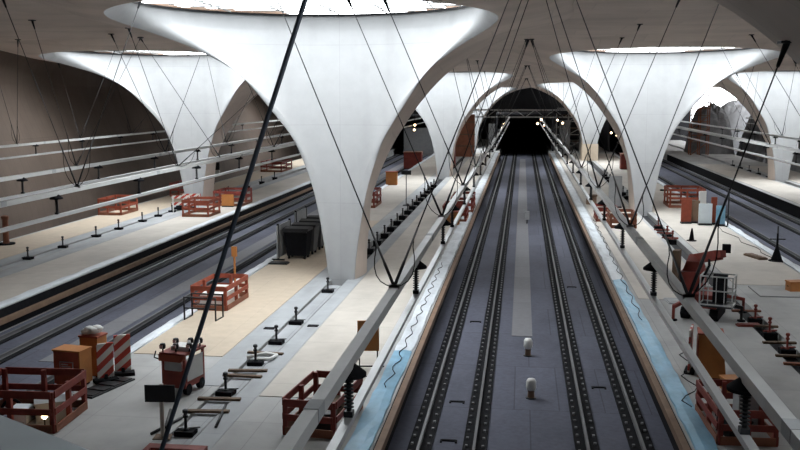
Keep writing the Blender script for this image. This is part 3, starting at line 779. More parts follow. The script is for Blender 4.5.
tag(b.build('plastic_bundle', M['white'], None, True, loc=(-13.6, 27.6, 1.33), rz=R(-8)), 'crumpled white plastic bundle on top of the rear orange cabinet', 'bundle')
def stripe_material():
    m = mat('red_white_stripes', (0.7, 0.68, 0.64), 0.6, var=0.06)
    nt = m.node_tree; n = nt.nodes; bs = n['Principled BSDF']; src = bs.inputs['Base Color'].links[0].from_socket
    tc = n.new('ShaderNodeTexCoord'); mp = n.new('ShaderNodeMapping'); wv = n.new('ShaderNodeTexWave'); gt = n.new('ShaderNodeMath'); gt.operation = 'GREATER_THAN'; gt.inputs[1].default_value = 0.5
    mp.inputs['Rotation'].default_value = (0, R(40), 0); wv.inputs['Scale'].default_value = 0.95; wv.bands_direction = 'Z'
    mx = n.new('ShaderNodeMix'); mx.data_type = 'RGBA'
    nt.links.new(tc.outputs['Object'], mp.inputs['Vector']); nt.links.new(mp.outputs['Vector'], wv.inputs['Vector']); nt.links.new(wv.outputs['Fac'], gt.inputs[0])
    nt.links.new(gt.outputs[0], mx.inputs['Factor']); nt.links.new(src, mx.inputs['A']); mx.inputs['B'].default_value = (0.48, 0.06, 0.04, 1)
    nt.links.new(mx.outputs['Result'], bs.inputs['Base Color']); return m
M['stripes'] = stripe_material()
for x, y, h, rz, lab in ((-12.98, 27.0, 1.22, 40, 'front striped red and white warning board beside the orange cabinets'), (-12.75, 27.75, 1.3, 26, 'rear striped red and white warning board beside the orange cabinets')):
    t = thing('warning_board', lab, 'board', (x, y, 0), R(rz), 'striped warning boards')
    MB().box(-0.25, 0.25, -0.03, 0.03, 0.15, h).build('board', M['stripes'], t)
    MB().box(-0.05, 0.05, -0.05, 0.05, 0, 0.25).build('stem', M['black_metal'], t); MB().box(-0.35, 0.35, -0.2, 0.2, 0, 0.1).build('foot', M['black'], t)
def pallet(x, y, w_, d, rz, lab, m, cat='mat', name='rubber_mat', t_=0.05, z=0.0):
    b = MB().box(-w_ / 2, w_ / 2, -d / 2, d / 2, 0, t_)
    n = 4
    for k in range(n):
        yy = -d / 2 + d * (k + 0.5) / n
        b.box(-w_ / 2 + 0.05, w_ / 2 - 0.05, yy - d / n * 0.35, yy + d / n * 0.35, t_, t_ + 0.03)
    tag(b.build(name, m, loc=(x, y, z), rz=rz), lab, cat)
pallet(-12.75, 26.4, 0.7, 2.0, R(-14), 'dark ribbed rubber mat on the floor beside the warning boards', M['black_metal'])

# ------------------------------------------------------------------ red machine on the left platform
t = thing('red_machine', 'compact red machine with black lamps on top, on the left platform', 'machine', (-10.3, 26.5, 0), R(-12)); t.scale = (0.72, 0.72, 0.76)
MB().box(-0.55, 0.55, -0.75, 0.75, 0.30, 1.02).build('body', M['red'], t)
for sx in (-0.5, 0.5):
    for sy in (-0.7, 0.7): MB().box(sx - 0.05, sx + 0.05, sy - 0.05, sy + 0.05, 1.02, 1.62).build('roof_post', M['red'], t)
MB().box(-0.60, 0.60, -0.82, 0.82, 1.60, 1.68).build('roof', M['red'], t)
MB().box(-0.40, 0.38, -0.775, -0.75, 0.98, 1.50).build('window', M['grey'], t)
MB().box(0.55, 0.565, -0.6, 0.6, 0.55, 1.45).build('side_grille', M['galv'], t)
hd = MB(); hd.add([(-0.62, -0.85, 1.46), (0.62, -0.85, 1.46), (0.62, -0.85, 1.62), (-0.62, -0.85, 1.62), (-0.5, -1.02, 1.40), (0.5, -1.02, 1.40)], [(0, 1, 2, 3), (0, 4, 5, 1), (3, 2, 5, 4), (0, 3, 4), (1, 5, 2)])
hd.build('visor', M['orange_red'], t)
for i, (x, y) in enumerate(((-0.5, -0.7), (0.02, -0.55), (0.5, -0.3), (0.1, 0.45), (0.45, 0.6), (-0.45, 0.2))):
    h = MB().lathe([(0.03, 0), (0.03, 0.12), (0.11, 0.13), (0.13, 0.25), (0.10, 0.33), (0.02, 0.35)], n=12).build('lamp_head', M['black_metal'], t, 'auto', loc=(x, y, 1.68))
    MB().cbox((0, -0.12, 0.22), (0.16, 0.02, 0.14)).build('lens', M['chrome'], h)
MB().box(-0.35, 0.45, -0.35, 0.35, 1.68, 1.84).build('roof_box', M['white'], t)
for sx in (-0.48, 0.48):
    for sy in (-0.5, 0.5):
        MB().add([(sx + 0.09 * e, sy + 0.22 * math.cos(a), 0.22 + 0.22 * math.sin(a)) for e in (-1, 1) for a in [2 * math.pi * k / 16 for k in range(16)]],
                 [tuple(range(16)), tuple(range(16, 32))] + [(k, (k + 1) % 16, 16 + (k + 1) % 16, 16 + k) for k in range(16)]).build('wheel', M['black'], t)
MB().tube([(-0.6, -0.8, 1.4), (-0.75, -0.95, 1.5), (-0.7, -0.9, 1.75)], 0.03, 8).build('mirror_arm', M['black_metal'], t, True)
t = thing('post_sign', 'black sign board on a wooden stake in front of the red machine', 'sign', (-9.45, 22.6, 0), R(6))
MB().box(-0.05, 0.05, -0.03, 0.03, 0.02, 1.42).build('stake', M['ply_pale'], t)
MB().box(-0.42, 0.36, -0.05, -0.03, 0.95, 1.40).build('board', M['black_metal'], t); MB().box(-0.22, 0.22, -0.2, 0.2, 0, 0.02).build('foot_plate', M['batten'], t)
t = thing('steel_bracket', 'red steel bracket lying across the bottom edge left of the trough', 'bracket', (-8.75, 21.7, 0))
MB().box(-0.75, 0.75, -0.15, 0.15, 0.0, 0.12).build('front_bar', M['red'], t); MB().box(-0.75, -0.6, -1.6, -0.15, 0, 0.12).build('side_bar', M['red'], t); MB().box(0.6, 0.75, -1.6, -0.15, 0, 0.12).build('side_bar', M['red'], t)
for i, (p, q) in enumerate((((-9.6, 23.2), (-10.0, 24.6)), ((-9.8, 22.7), (-9.45, 24.0)), ((-8.3, 23.4), (-8.6, 25.2)))):
    tag(MB().tube([(0, 0, 0.04), (q[0] - p[0], q[1] - p[1], 0.04)], 0.04, 8).build('scaffold_tube', M['black_metal'], None, True, loc=(p[0], p[1], 0)), 'dark steel tube lying beside the left trough, %s from the sign' % ORD[i], 'tube')
tag(MB().tube([(0, 0, 0.06), (0.5, 0.5, 0.08), (0.9, 0.4, 0.06), (0.8, -0.1, 0.06), (0.3, -0.25, 0.06)], 0.06, 8).build('white_hose', M['white'], None, True, loc=(-9.35, 29.9, 0.04)), 'short white hose coiled over the trough beside the third anchor post', 'hose')

# pen with a yellow pole, farther left, and the steel frame in front
pen(-13.72, 36.95, 1.4, 2.7, R(-2), 'red barrier pen with pale boards inside, left of the large column', 1.0, nx=2, ny=2, m=M['orange_red'])
pallet(-13.0, 38.3, 1.0, 2.0, R(-2), 'pale boards stacked inside the pen left of the large column', M['white'], 'boards', 'board_stack', 0.6)
t = thing('survey_pole', 'yellow pole standing behind the red pen left of the large column', 'pole', (-13.3, 41.4, 0))
MB().lathe([(0.2, 0), (0.2, 0.04), (0.05, 0.05), (0.05, 1.9)], n=10).build('pole', M['orange'], t); MB().box(-0.12, 0.12, -0.06, 0.06, 1.5, 1.95).build('pole_head', M['orange'], t)
t = thing('steel_trestle', 'dark steel trestle in front of the red pen left of the large column', 'trestle', (-12.75, 35.5, 0), R(-4))
for sx in (-0.65, 0.65):
    MB().bar((sx, -0.4, 0.0), (sx, -0.4, 0.95), 0.05).build('leg', M['black_metal'], t); MB().bar((sx, 0.35, 0.0), (sx, 0.35, 0.95), 0.05).build('leg', M['black_metal'], t)
    MB().bar((sx, -0.4, 0.03), (sx, 0.35, 0.03), 0.05).build('skid', M['black_metal'], t)
for y in (-0.4, 0.35):
    for z in (0.5, 0.92): MB().bar((-0.65, y, z), (0.65, y, z), 0.05).build('crossbar', M['black_metal'], t)

# ------------------------------------------------------------------ waste bins and the panels behind them
BINM = [M['black'], M['grey'], M['grey'], M['grey']]
def bin_(x, y, rz, lab, m):
    t = thing('waste_bin', lab, 'bin', (x, y, 0), rz, 'wheeled waste bins')
    b = MB(); b.add([(-0.50, -0.38, 0.16), (0.50, -0.38, 0.16), (0.50, 0.38, 0.16), (-0.50, 0.38, 0.16), (-0.62, -0.52, 1.32), (0.62, -0.52, 1.32), (0.62, 0.52, 1.32), (-0.62, 0.52, 1.32)],
                    [(3, 2, 1, 0), (4, 5, 6, 7), (0, 1, 5, 4), (1, 2, 6, 5), (2, 3, 7, 6), (3, 0, 4, 7)])
    b.build('body', m, t)
    l = MB(); pr_ = [(-0.56, 1.32), (-0.45, 1.43), (0.0, 1.50), (0.45, 1.43), (0.56, 1.32)]
    l.add([(sx * 0.66, y_, z_) for sx in (-1, 1) for y_, z_ in pr_], [(0, 1, 2, 3, 4), (9, 8, 7, 6, 5)] + [(k, k + 1, k + 6, k + 5) for k in range(4)] + [(4, 0, 5, 9)])
    l.build('lid', M['black_metal'] if m is not M['grey'] else M['grey'], t)
    MB().bar((-0.62, -0.58, 1.28), (0.62, -0.58, 1.28), 0.06).build('rim_handle', M['black_metal'], t)
    t.scale = (1.05, 1.05, 1.18)
    for sx in (-0.42, 0.42):
        for sy in (-0.3, 0.3):
            MB().add([(sx + 0.04 * e, sy + 0.10 * math.cos(a), 0.10 + 0.10 * math.sin(a)) for e in (-1, 1) for a in [2 * math.pi * k / 12 for k in range(12)]],
                     [tuple(range(12)), tuple(range(12, 24))] + [(k, (k + 1) % 12, 12 + (k + 1) % 12, 12 + k) for k in range(12)]).build('wheel', M['black'], t)
for i, (y, lab) in enumerate(((49.9, 'front black waste bin of the row beside the large column'), (51.5, 'second grey waste bin in the row beside the large column'), (53.1, 'third grey waste bin in the row beside the large column'), (54.7, 'rearmost grey waste bin in the row beside the large column'))):
    bin_(-12.35 + 0.06 * i, y, R(-3), lab, M['black'] if i == 0 else M['bin_grey'])
for i, (x, y, h) in enumerate(((-13.25, 48.9, 1.9), (-13.3, 53.2, 2.1))):
    t = thing('panel_screen', ('front' if i == 0 else 'rear') + ' pale upright panel behind the waste bins', 'panel', (x, y, 0), R(88))
    MB().box(-0.1, 2.6, -0.03, 0.03, 0.15, h).build('panel', M['grey'], t)
    for sx in (0.1, 2.4): MB().box(sx - 0.05, sx + 0.05, -0.35, 0.35, 0, 0.1).box(sx - 0.03, sx + 0.03, -0.06, 0.06, 0.1, h + 0.1).build('stand', M['black_metal'], t)
pallet(-12.95, 48.0, 1.0, 0.6, 0, 'dark foot block in front of the bins', M['black_metal'], 'block', 'foot_block', 0.08)

# ------------------------------------------------------------------ around the left central beam
pen(-6.35, 23.2, 1.3, 2.5, R(-6), 'red barrier pen under the left central beam at the bottom', 0.95, nx=2, ny=2)
junk(-5.6, 24.0, (0.8, 0.8, 0.4), 0.2, 'dark crate inside the pen under the left central beam', M['black_metal'])
junk(-5.6, 25.1, (0.7, 0.6, 0.35), -0.3, 'brown crate at the back of the pen under the left central beam', M['batten'])
t = thing('orange_sign', 'orange sign board on a black frame beside the left central beam', 'sign', (-5.2, 29.6, 0), R(8))
MB().box(-0.36, 0.34, -0.03, 0.03, 0.55, 1.55).build('board', M['orange'], t)
for sx in (-0.3, 0.28): MB().bar((sx, 0, 0), (sx, 0, 0.6), 0.04).build('leg', M['black_metal'], t)
MB().bar((-0.5, 0, 0.03), (0.5, 0, 0.03), 0.05).build('foot_bar', M['black_metal'], t)
def cable_on_floor(pts, lab, r=0.015, m=None, name='floor_cable'):
    tag(MB().tube(pts, r, 6).build(name, m or M['black'], None, True), lab, 'cable')
def wav(p, q, n, amp, z=0.03):
    p, q = Vector(p), Vector(q); d = q - p; s = Vector((-d.y, d.x)).normalized(); out = []
    for k in range(n + 1):
        f = k / n; o_ = p + d * f + s * amp * math.sin(f * n * 1.3) * random.uniform(0.4, 1)
        out.append((o_.x, o_.y, z))
    return out
cable_on_floor(wav((-5.6, 29.0), (-4.8, 28.0), 8, 0.35, 0.05), 'tangle of black cable below the orange sign')
cable_on_floor(wav((-4.3, 27.2), (-4.4, 49.0), 60, 0.12, 0.11), 'black cable snaking along the membrane left of the central tracks')
cable_on_floor(wav((4.35, 37.0), (4.75, 68.0), 60, 0.12, 0.11), 'black cable snaking along the membrane right of the central tracks')
cable_on_floor(wav((4.45, 26.5), (5.3, 32.5), 12, 0.3, 0.11), 'tangle of black cable left of the orange cabinet on the right platform')
cable_on_floor(wav((13.2, 53.0), (12.6, 68.0), 16, 0.2, 0.05), 'black cable lying along the right edge of the red lift platform')
pen(-5.75, 65.9, 1.5, 3.0, 0, 'small red pen beside the left central beam, level with the middle of the platform', 1.15, m=M['red'])
pen(-5.6, 71.5, 1.5, 4.5, 0, 'red pen behind the small pen beside the left central beam', 1.15, m=M['red'])
t = thing('orange_crate', 'orange crate on the floor in front of the small red pen', 'crate', (-5.0, 64.6, 0)); MB().box(-0.45, 0.45, -0.3, 0.3, 0, 0.9).build('body', M['orange'], t); MB().box(-0.5, 0.5, -0.35, 0.35, 0.9, 0.97).build('lid', M['orange_red'], t)
pen(-13.0, 73.6, 1.1, 3.5, 0, 'red barrier pen partly hidden behind the large column', 1.3, m=M['red'])
t = thing('orange_cabinet', 'small orange cabinet at the far left platform edge behind the large column', 'cabinet', (-13.2, 93.5, 0)); MB().box(-0.55, 0.55, -0.3, 0.3, 0.05, 1.3).build('body', M['orange'], t); MB().box(-0.6, 0.6, -0.35, 0.35, 1.3, 1.37).build('lid', M['orange_red'], t); MB().box(-0.5, 0.5, -0.25, 0.25, 0, 0.05).build('base', M['black'], t)
t = thing('sign_post', 'tall thin post with a small dark sign behind the large column', 'sign', (-9.6, 75.8, 0)); MB().bar((0, 0, 0.05), (0, 0, 2.8), 0.06).build('post', M['black_metal'], t); MB().box(-0.4, 0.4, -0.04, 0.04, 2.5, 2.85).build('board', M['black_metal'], t); MB().box(-0.25, 0.25, -0.25, 0.25, 0, 0.05).build('foot', M['black'], t)

# ------------------------------------------------------------------ outer left platform
for x, y, w_, d, lab in ((-31.45, 66.6, 1.7, 3.0, 'red barrier pen at the left on the outer platform'), (-31.0, 80.0, 2.2, 4.0, 'red barrier pen near the side wall behind the leftmost pen'),
                         (-24.9, 66.4, 1.9, 2.6, 'red barrier pen standing at the foot of the outer left column'), (-24.85, 73.4, 2.2, 3.0, 'red pen with an orange board, right behind the pen at the outer left column'),
                         (-30.6, 108.0, 2.4, 5.0, 'distant red pen near the end of the side wall')):
    pen(x, y, w_, d, 0, lab, 1.2, m=M['orange_red'] if y < 70 else M['red'])
t = thing('orange_board', 'orange board leaning on the rear pen by the outer left column', 'board', (-23.6, 73.0, 0)); MB().box(-0.5, 0.5, -0.05, 0.05, 0.1, 1.0).build('panel', M['orange'], t); MB().box(-0.45, 0.45, -0.15, 0.15, 0, 0.1).build('foot', M['black'], t)
t = thing('orange_barrel_post', 'rusty post with a black base at the left end of the outer platform', 'post', (-30.7, 52.4, 0)); MB().lathe([(0.2, 0.1), (0.17, 0.3), (0.17, 1.5), (0.22, 1.52), (0.22, 1.7), (0.1, 1.75)], n=12).build('post', M['rust'], t); MB().lathe([(0.5, 0), (0.5, 0.1)], n=14).build('base', M['black'], t)
for i, (x, y) in enumerate(((-25.9, 68.8), (-25.6, 70.2))):
    t = thing('striped_barrier', 'red and white barrier beside the foot of the outer left column, ' + ('front one' if i == 0 else 'rear one'), 'barrier', (x, y, 0), R(20), 'striped barriers at the outer left column')
    for z in (0.6, 1.1): MB().box(-0.7, 0.7, -0.03, 0.03, z, z + 0.22).build('rail', M['stripes'], t)
    for sx in (-0.6, 0.6): MB().box(sx - 0.04, sx + 0.04, -0.04, 0.04, 0, 1.3).build('leg', M['white'], t)
tag(MB().box(-0.7, 0.7, -0.5, 0.5, 0, 0.18).box(-0.5, 0.5, -0.3, 0.3, 0.18, 0.3).build('rubber_block', M['black'], loc=(-26.5, 70.9, 0)), 'low black rubber block before the foot of the outer left column', 'block')
t = thing('notice_stand', 'notice stand with dark and white plates against the side wall', 'sign', (-31.0, 92.0, 0)); MB().bar((0, 0, 0), (0, 0, 2.2), 0.08).build('post', M['black_metal'], t); MB().box(-0.6, 0.6, -0.05, 0.05, 1.5, 2.2).build('board', M['black_metal'], t); MB().box(-0.6, 0.6, -0.05, 0.05, 0.9, 1.4).build('white_plate', M['white'], t)

# ------------------------------------------------------------------ right platform
t = thing('spider_crane', 'red mini crane with a folded boom and a grey work cage, on the right platform', 'crane', (6.95, 38.6, 0), R(-20))
for sx in (-0.55, 0.55):
    tr = MB(); tr.add([(sx + 0.16 * e, y_, z_) for e in (-1, 1) for y_, z_ in ((-1.1, 0.25), (-0.9, 0.02), (0.9, 0.02), (1.1, 0.25), (0.95, 0.46), (-0.95, 0.46))],
                      [(0, 1, 2, 3, 4, 5), (11, 10, 9, 8, 7, 6)] + [(k, (k + 1) % 6, 6 + (k + 1) % 6, 6 + k) for k in range(6)]); tr.build('crawler_track', M['black'], t)
MB().box(-0.6, 0.6, -0.8, 0.9, 0.46, 1.0).build('chassis', M['red'], t)
MB().box(-0.95, -0.1, -0.2, 1.0, 1.0, 1.75).build('engine_cover', M['red'], t)
MB().add([(-0.9, 0.1, 1.75), (-0.2, 0.1, 1.75), (-0.2, 1.3, 1.75), (-0.9, 1.3, 1.75), (-0.8, 0.3, 2.1), (-0.3, 0.3, 2.1), (-0.3, 1.0, 2.3), (-0.8, 1.0, 2.3)],
         [(3, 2, 1, 0), (4, 5, 6, 7), (0, 1, 5, 4), (1, 2, 6, 5), (2, 3, 7, 6), (3, 0, 4, 7)]).build('turret', M['red'], t)
MB().bar((-0.55, 1.1, 2.1), (0.55, -0.3, 2.55), 0.34, 0.38).bar((0.3, 0.0, 2.45), (0.75, -0.6, 2.65), 0.24, 0.26).build('boom', M['red'], t)
MB().cbox((0.75, 0.2, 2.75), (0.3, 0.22, 0.34), 0.3).build('lamp', M['black'], t)
MB().bar((-1.1, -0.1, 1.3), (-1.1, -0.1, 2.6), 0.25, 0.5).build('hydraulic_column', M['batten'], t)
cg = MB()
for sx in (0.1, 1.3):
    for sy in (-1.6, -0.8): cg.bar((sx, sy, 0.75), (sx, sy, 1.9), 0.05)
for z in (0.8, 1.35, 1.9):
    cg.bar((0.1, -1.6, z), (1.3, -1.6, z), 0.045).bar((0.1, -0.8, z), (1.3, -0.8, z), 0.045).bar((0.1, -1.6, z), (0.1, -0.8, z), 0.045).bar((1.3, -1.6, z), (1.3, -0.8, z), 0.045)
for k in range(1, 4): cg.bar((0.1 + 0.3 * k, -1.6, 0.8), (0.1 + 0.3 * k, -1.6, 1.9), 0.03)
cage = cg.build('work_cage', M['galv'], t)
MB().box(0.08, 1.32, -1.62, -0.78, 0.70, 0.76).build('cage_floor', M['black_metal'], cage)
MB().cbox((0.75, -1.0, 1.35), (0.5, 0.3, 1.1)).build('control_box', M['black'], t)
MB().tube([(-0.3, -0.8, 0.9), (0.1, -1.1, 1.7), (0.3, -0.9, 2.2), (0.1, 0.2, 2.3)], 0.05, 8).build('hydraulic_hose', M['black'], t, True)
for i, (a, b2) in enumerate((((-0.5, 0.8), (-1.2, 1.7)), ((0.5, 0.8), (1.35, 1.3)), ((0.55, -0.6), (1.5, -0.35)), ((-0.5, -0.7), (-0.9, -1.4)))):
    o = MB().bar((a[0], a[1], 0.75), (b2[0], b2[1], 0.55), 0.13).bar((b2[0], b2[1], 0.6), (b2[0], b2[1], 0.06), 0.10).build('outrigger', M['red'] if i != 2 else M['black_metal'], t)
    MB().lathe([(0.16, 0.0), (0.16, 0.05), (0.05, 0.07)], (b2[0], b2[1], 0), 12).build('foot_pad', M['black'], o)
pen(4.7, 23.9, 1.35, 2.5, R(2), 'red barrier pen under the right central beam at the lower right', 0.9, nx=2, ny=2)
junk(5.2, 24.7, (0.6, 0.7, 0.4), 0.3, 'dark crate inside the pen under the right central beam', M['black_metal'])
t = thing('battery_box', 'pale ribbed box beside the insulator in the lower right pen', 'box', (5.72, 25.6, 0), 0.1); MB().box(-0.3, 0.3, -0.25, 0.25, 0, 0.85).build('body', M['grey'], t); MB().box(-0.33, 0.33, -0.28, 0.28, 0.85, 0.92).build('lid', M['white'], t)
t = thing('site_cabinet', 'orange cabinet with a sloping front on the right platform between the beams', 'cabinet', (5.65, 30.1, 0), R(-8))
b = MB(); b.add([(-0.42, -0.5, 0.05), (0.42, -0.5, 0.05), (0.42, 0.5, 0.05), (-0.42, 0.5, 0.05), (-0.42, -0.25, 1.35), (0.30, -0.25, 1.35), (0.30, 0.5, 1.35), (-0.42, 0.5, 1.35)],
                 [(3, 2, 1, 0), (4, 5, 6, 7), (0, 1, 5, 4), (1, 2, 6, 5), (2, 3, 7, 6), (3, 0, 4, 7)]); b.build('body', M['orange'], t)
MB().box(-0.45, 0.34, -0.3, 0.55, 1.35, 1.40).build('lid', M['orange_red'], t); MB().box(-0.38, 0.38, -0.45, 0.45, 0, 0.05).build('base', M['black'], t)
MB().box(-0.45, -0.42, -0.4, 0.45, 0.3, 1.2).build('side_panel', M['orange_red'], t)
t = thing('warning_board', 'red and white striped board leaning on the left of the sloping orange cabinet', 'board', (5.05, 30.4, 0), R(75), 'striped warning boards'); MB().box(-0.45, 0.45, -0.03, 0.03, 0.1, 1.45).build('board', M['stripes'], t); MB().box(-0.35, 0.35, -0.15, 0.15, 0, 0.1).build('foot', M['black'], t)
junk(6.0, 28.6, (0.6, 0.5, 0.35), 0.2, 'small orange-brown crate in front of the sloping orange cabinet', M['orange'])
pallet(6.6, 41.2, 1.5, 1.1, 0.1, 'flat grey plate lying on the floor left of the mini crane', M['grey'], 'plate', 'steel_plate', 0.03)
for i, (x, y, w_, lab) in enumerate(((4.95, 67.5, 1.3, 'red crate stack beside the right central beam'), (5.6, 64.2, 1.6, 'brown barrier pen behind the right central beam near its insulators'))):
    pen(x, y, w_, 2.4, 0, lab, 1.0, m=M['red'] if i == 0 else M['rust'])
t = thing('brown_box', 'brown timber box by the membrane right of the central tracks', 'box', (5.3, 78.6, 0)); MB().box(-0.4, 0.4, -0.4, 0.4, 0, 0.7).build('body', M['timber'], t); MB().box(-0.45, 0.45, -0.45, 0.45, 0.7, 0.78).build('lid', M['batten'], t)
t = thing('panel_screen', 'grey upright panel beside the left of the right column', 'panel', (7.0, 76.5, 0)); MB().box(-0.5, 0.5, -0.06, 0.06, 0.1, 2.5).build('panel', M['grey'], t); MB().box(-0.5, 0.5, -0.3, 0.3, 0, 0.1).build('foot', M['black'], t)
pen(11.3, 76.8, 2.6, 3.0, 0, 'orange-red pen right behind the right column', 1.5, m=M['orange_red'], nx=2)
for i, (x, y, m_, w_, h, lab) in enumerate(((10.95, 67.2, 'orange_red', 0.7, 1.7, 'orange upright board, leftmost of the boards right of the right column'), (11.6, 67.5, 'timber', 0.6, 1.6, 'brown upright board among the boards right of the right column'), (12.1, 66.5, 'tarp', 0.9, 1.5, 'blue board in the middle of the boards right of the right column'),
                                              (12.75, 67.0, 'orange_red', 0.4, 1.9, 'narrow orange board between the two blue ones'), (13.05, 66.2, 'blue_foil', 0.6, 1.4, 'blue board, rightmost of the boards right of the right column'), (12.15, 68.0, 'white', 0.5, 2.2, 'tall white board behind the middle blue board'))):
    t = thing('upright_board', lab, 'board', (x, y, 0), R(random.uniform(-15, 15)), 'boards on stands right of the right column')
    MB().box(-w_ / 2, w_ / 2, -0.04, 0.04, 0.15, h).build('board', M[m_], t); MB().box(-w_ / 2, w_ / 2, -0.2, 0.2, 0, 0.15).build('foot', M['black_metal'], t); MB().box(-0.04, 0.04, 0.04, 0.09, 0.15, h).build('stake', M['batten'], t)
t = thing('sign_post', 'thin dark post at the right end of the boards beside the track', 'post', (13.5, 66.0, 0)); MB().bar((0, 0, 0.05), (0, 0, 2.6), 0.07).build('post', M['black_metal'], t); MB().box(-0.2, 0.2, -0.2, 0.2, 0, 0.05).build('foot', M['black'], t)
t = thing('rubber_foot_cone', 'small dark cone on the pale floor before the boards', 'cone', (9.95, 59.0, 0)); MB().lathe([(0.3, 0), (0.3, 0.06), (0.16, 0.07), (0.05, 0.75), (0.02, 0.8)], n=14).build('cone', M['black'], t)
t = thing('cable_stand', 'dark cable stand with a cone foot at the right platform edge', 'stand', (13.2, 52.2, 0)); MB().lathe([(0.42, 0), (0.42, 0.06), (0.30, 0.08), (0.06, 0.8), (0.05, 1.5)], n=14).build('cone_foot', M['black'], t); MB().bar((-0.4, 0, 1.2), (0.4, 0, 1.2), 0.06).bar((0, 0, 1.5), (0, 0, 1.9), 0.06).build('crossbar', M['black_metal'], t)
pallet(12.35, 53.2, 0.5, 1.6, 0.3, 'brown planks lying left of the cable stand', M['timber'], 'planks', 'plank_stack', 0.12)
junk(11.95, 44.0, (0.7, 0.5, 0.4), 0.2, 'small orange crate cut by the right edge of the view', M['orange'], z=0.05)
pallet(8.35, 37.0, 0.9, 0.35, 0.1, 'red steel plank beside the trough right of the mini crane', M['red'], 'plank', 'steel_plank', 0.06)
pallet(13.3, 90.9, 1.6, 0.5, 0, 'black slab lying at the platform edge right behind the right column', M['black'], 'slab', 'rubber_slab', 0.1)

# ------------------------------------------------------------------ far end: formwork, scaffolds, work lights, spoil
t = thing('formwork_panel', 'tall rusty formwork panel leaning in the dark beside the tunnel', 'panel', (-8.6, 140, 0)); MB().box(-1.5, 1.3, -0.15, 0.15, 0.0, 6.2).build('panel', M['rust'], t)
for z in (1.5, 3.2, 5.0): MB().box(-1.6, 1.4, -0.28, -0.15, z, z + 0.15).build('waler', M['batten'], t)
t = thing('lattice_truss', 'grey steel truss spanning over the tunnel mouth', 'truss', (0, 150, 0))
MB().bar((-9, 0, 5.6), (9, 0, 5.6), 0.22).build('bottom_chord', M['galv'], t); MB().bar((-9, 0, 6.7), (9, 0, 6.7), 0.22).build('top_chord', M['galv'], t)
d_ = MB()
for k in range(12): d_.bar((-9 + 1.5 * k, 0, 5.6 + 1.1 * (k % 2)), (-7.5 + 1.5 * k, 0, 5.6 + 1.1 * ((k + 1) % 2)), 0.10)
d_.build('web', M['galv'], t)
for sx in (-9, 9): MB().bar((sx, 0, 0), (sx, 0, 6.8), 0.25).build('leg', M['galv'], t)
def scaffold(x, y, w_, d, h, lab, m, nb=2):
    t = thing('scaffold_tower', lab, 'scaffold', (x, y, 0))
    for i in range(nb + 1):
        for j in (0, 1): MB().bar((i * w_ / nb, j * d, 0), (i * w_ / nb, j * d, h), 0.14).build('upright', m, t)
    z = 2.0
    while z <= h:
        MB().box(-0.05, w_ + 0.05, 0, d, z - 0.08, z).build('deck', M['batten'], t)
        MB().bar((0, 0, z + 1.0), (w_, 0, z + 1.0), 0.12).build('guard_rail', m, t)
        MB().bar((0, 0, z - 2.0), (w_, 0, z), 0.10).build('brace', m, t)
        z += 2.0
scaffold(24.8, 148, 2.6, 1.5, 9.2, 'rusty red scaffold tower beside the open pit', M['rust'], 2)
scaffold(-12.8, 150, 4.0, 1.5, 5.0, 'dark scaffold at the far left of the tunnel mouth', M['black_metal'])
scaffold(4.8, 148, 3.6, 1.5, 6.2, 'grey scaffold right of the tunnel mouth', M['galv'])
for i, (x, y, w_, h, lab) in enumerate(((6.0, 146.5, 1.6, 5.2, 'tall grey sheet wall right of the tunnel mouth'), (-5.2, 152, 1.0, 4.5, 'grey sheet panel left of the tunnel mouth'), (-17.5, 158, 5.0, 4.6, 'grey site hut roof in the dark beyond the left tracks'))):
    t = thing('sheet_wall', lab, 'panel', (x, y, -0.95 if i == 2 else 0)); MB().box(-w_ / 2, w_ / 2, -0.1, 0.1, 0, h).build('sheet', M['grey'], t); MB().bar((-w_ / 2, 0.15, 0), (-w_ / 2, 0.15, h), 0.12).build('stay', M['black_metal'], t)
def hang_lamp(x, y, z, lab, i, s=0.16):
    zt_ = overhead(x, y)
    t = thing('work_lamp', lab, 'lamp', (x, y, zt_), 0, 'work lamps at the far end')
    MB().tube([(0, 0, 0), (0, 0, z - zt_ + s)], 0.02, 6).build('flex', M['black'], t); MB().lathe([(0.03, s), (s * 0.7, s * 0.6), (s, 0), (s * 0.7, -s * 0.7), (0.02, -s)], (0, 0, z - zt_), 12).build('bulb', M['warm_lamp'], t, True)
LAMPS = [(-15.0, 130, 4.9), (-15.2, 131, 4.2), (-3.1, 128, 4.6), (-2.8, 129, 5.1), (-3.4, 127, 4.0), (1.6, 128, 5.2), (2.1, 129, 5.7), (2.5, 128, 5.0), (4.3, 131, 5.6), (5.0, 131, 5.2), (12.3, 140, 3.6), (13.2, 141, 3.2)]
for i, (x, y, z) in enumerate(LAMPS):
    hang_lamp(x, y, z, 'small warm work lamp hanging in the dark far end, %s from the left' % ORD[i], i)
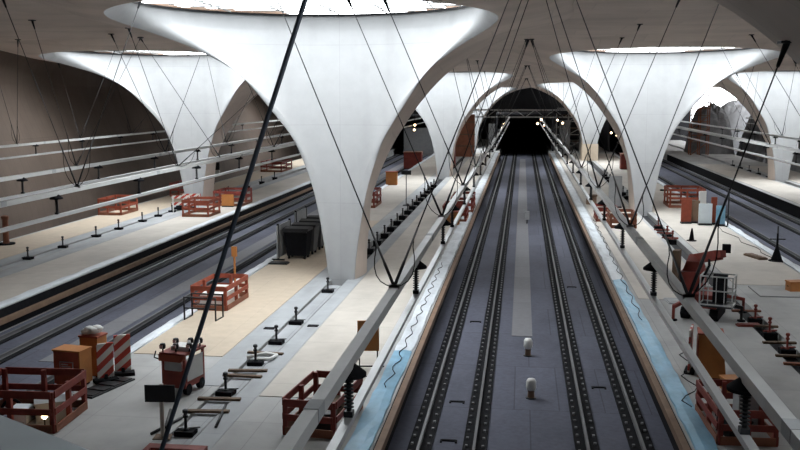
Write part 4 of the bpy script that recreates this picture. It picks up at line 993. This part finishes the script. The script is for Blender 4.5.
for i, (x, y, w_, h, lab) in enumerate(((-15.0, 128, 2.4, 2.2, 'red container box in the dark at the far left tracks'), (-9.2, 118, 1.2, 3.0, 'stack of reddish panels right of the second column'), (12.3, 118, 1.6, 1.8, 'orange-red box in the dark beyond the right column'))):
    t = thing('red_container', lab, 'container', (x, y, -0.95 if i == 0 else 0)); MB().box(-w_ / 2, w_ / 2, -0.8, 0.8, 0.1, h).build('body', M['red'], t); MB().box(-w_ / 2 - 0.05, w_ / 2 + 0.05, -0.85, 0.85, h, h + 0.1).build('roof', M['rust'], t); MB().box(-w_ / 2, w_ / 2, -0.7, 0.7, 0, 0.1).build('skid', M['black'], t)
# boarding round the foot of the far right column
bf = MB()
for k in range(4):
    bf.box(*((-1.0, 1.0, -0.85, -0.75) if k == 0 else (-1.0, 1.0, 2.5, 2.6) if k == 1 else (-1.1, -1.0, -0.85, 2.6) if k == 2 else (1.0, 1.1, -0.85, 2.6)), 0, 2.3)
tag(bf.build('foot_boarding', M['ply_yellow'], loc=(8.9, 134, 0)), 'pale timber boarding round the foot of the small distant column', 'boarding')

def mound(x, y, rx, ry, h, m, lab, name='spoil_heap', n=28, z=-1.2, seed=1):
    rnd = random.Random(seed); b = MB(); vs = []
    ph = [rnd.uniform(0, 6.28) for _ in range(8)]
    for i in range(n + 1):
        for j in range(n + 1):
            u = -1 + 2 * i / n; v = -1 + 2 * j / n
            r_ = min(1.0, (abs(u) ** 3 + abs(v) ** 3) ** (1 / 3))
            zz = h * (1 - r_ ** 4) + (0.10 * h * (math.sin(5 * u + ph[0]) * math.sin(6 * v + ph[1]) + 0.5 * math.sin(13 * u + ph[2]) * math.sin(11 * v + ph[3])) + rnd.uniform(-0.04, 0.04) * h) * (1 - r_)
            vs.append((u * rx, v * ry, max(zz, 0)))
    fs = [(i * (n + 1) + j, (i + 1) * (n + 1) + j, (i + 1) * (n + 1) + j + 1, i * (n + 1) + j + 1) for i in range(n) for j in range(n)]
    b.add(vs, fs); tag(b.build(name, m, None, False, loc=(x, y, z)), lab, 'heap')
mound(40.5, 153, 7.4, 9, 10.0, M['pit'], 'large grey heap of covered spoil in the open pit behind the right platform', seed=2)
mound(29.0, 156, 3.6, 5, 7.6, M['pit'], 'dark grey heap beside the red scaffold tower', seed=5, z=-0.5)
mound(56, 186, 12, 10, 11, M['pit'], 'distant grey heap at the back of the open pit', seed=9)
mound(37.5, 171, 7.5, 4.5, 9.0, M['tarp_grey'], 'light grey covered heap behind the large heap in the open pit', seed=4)
mound(35.0, 128, 2.8, 11, 2.6, M['pit'], 'low dark heap along the outer right tracks', seed=11)
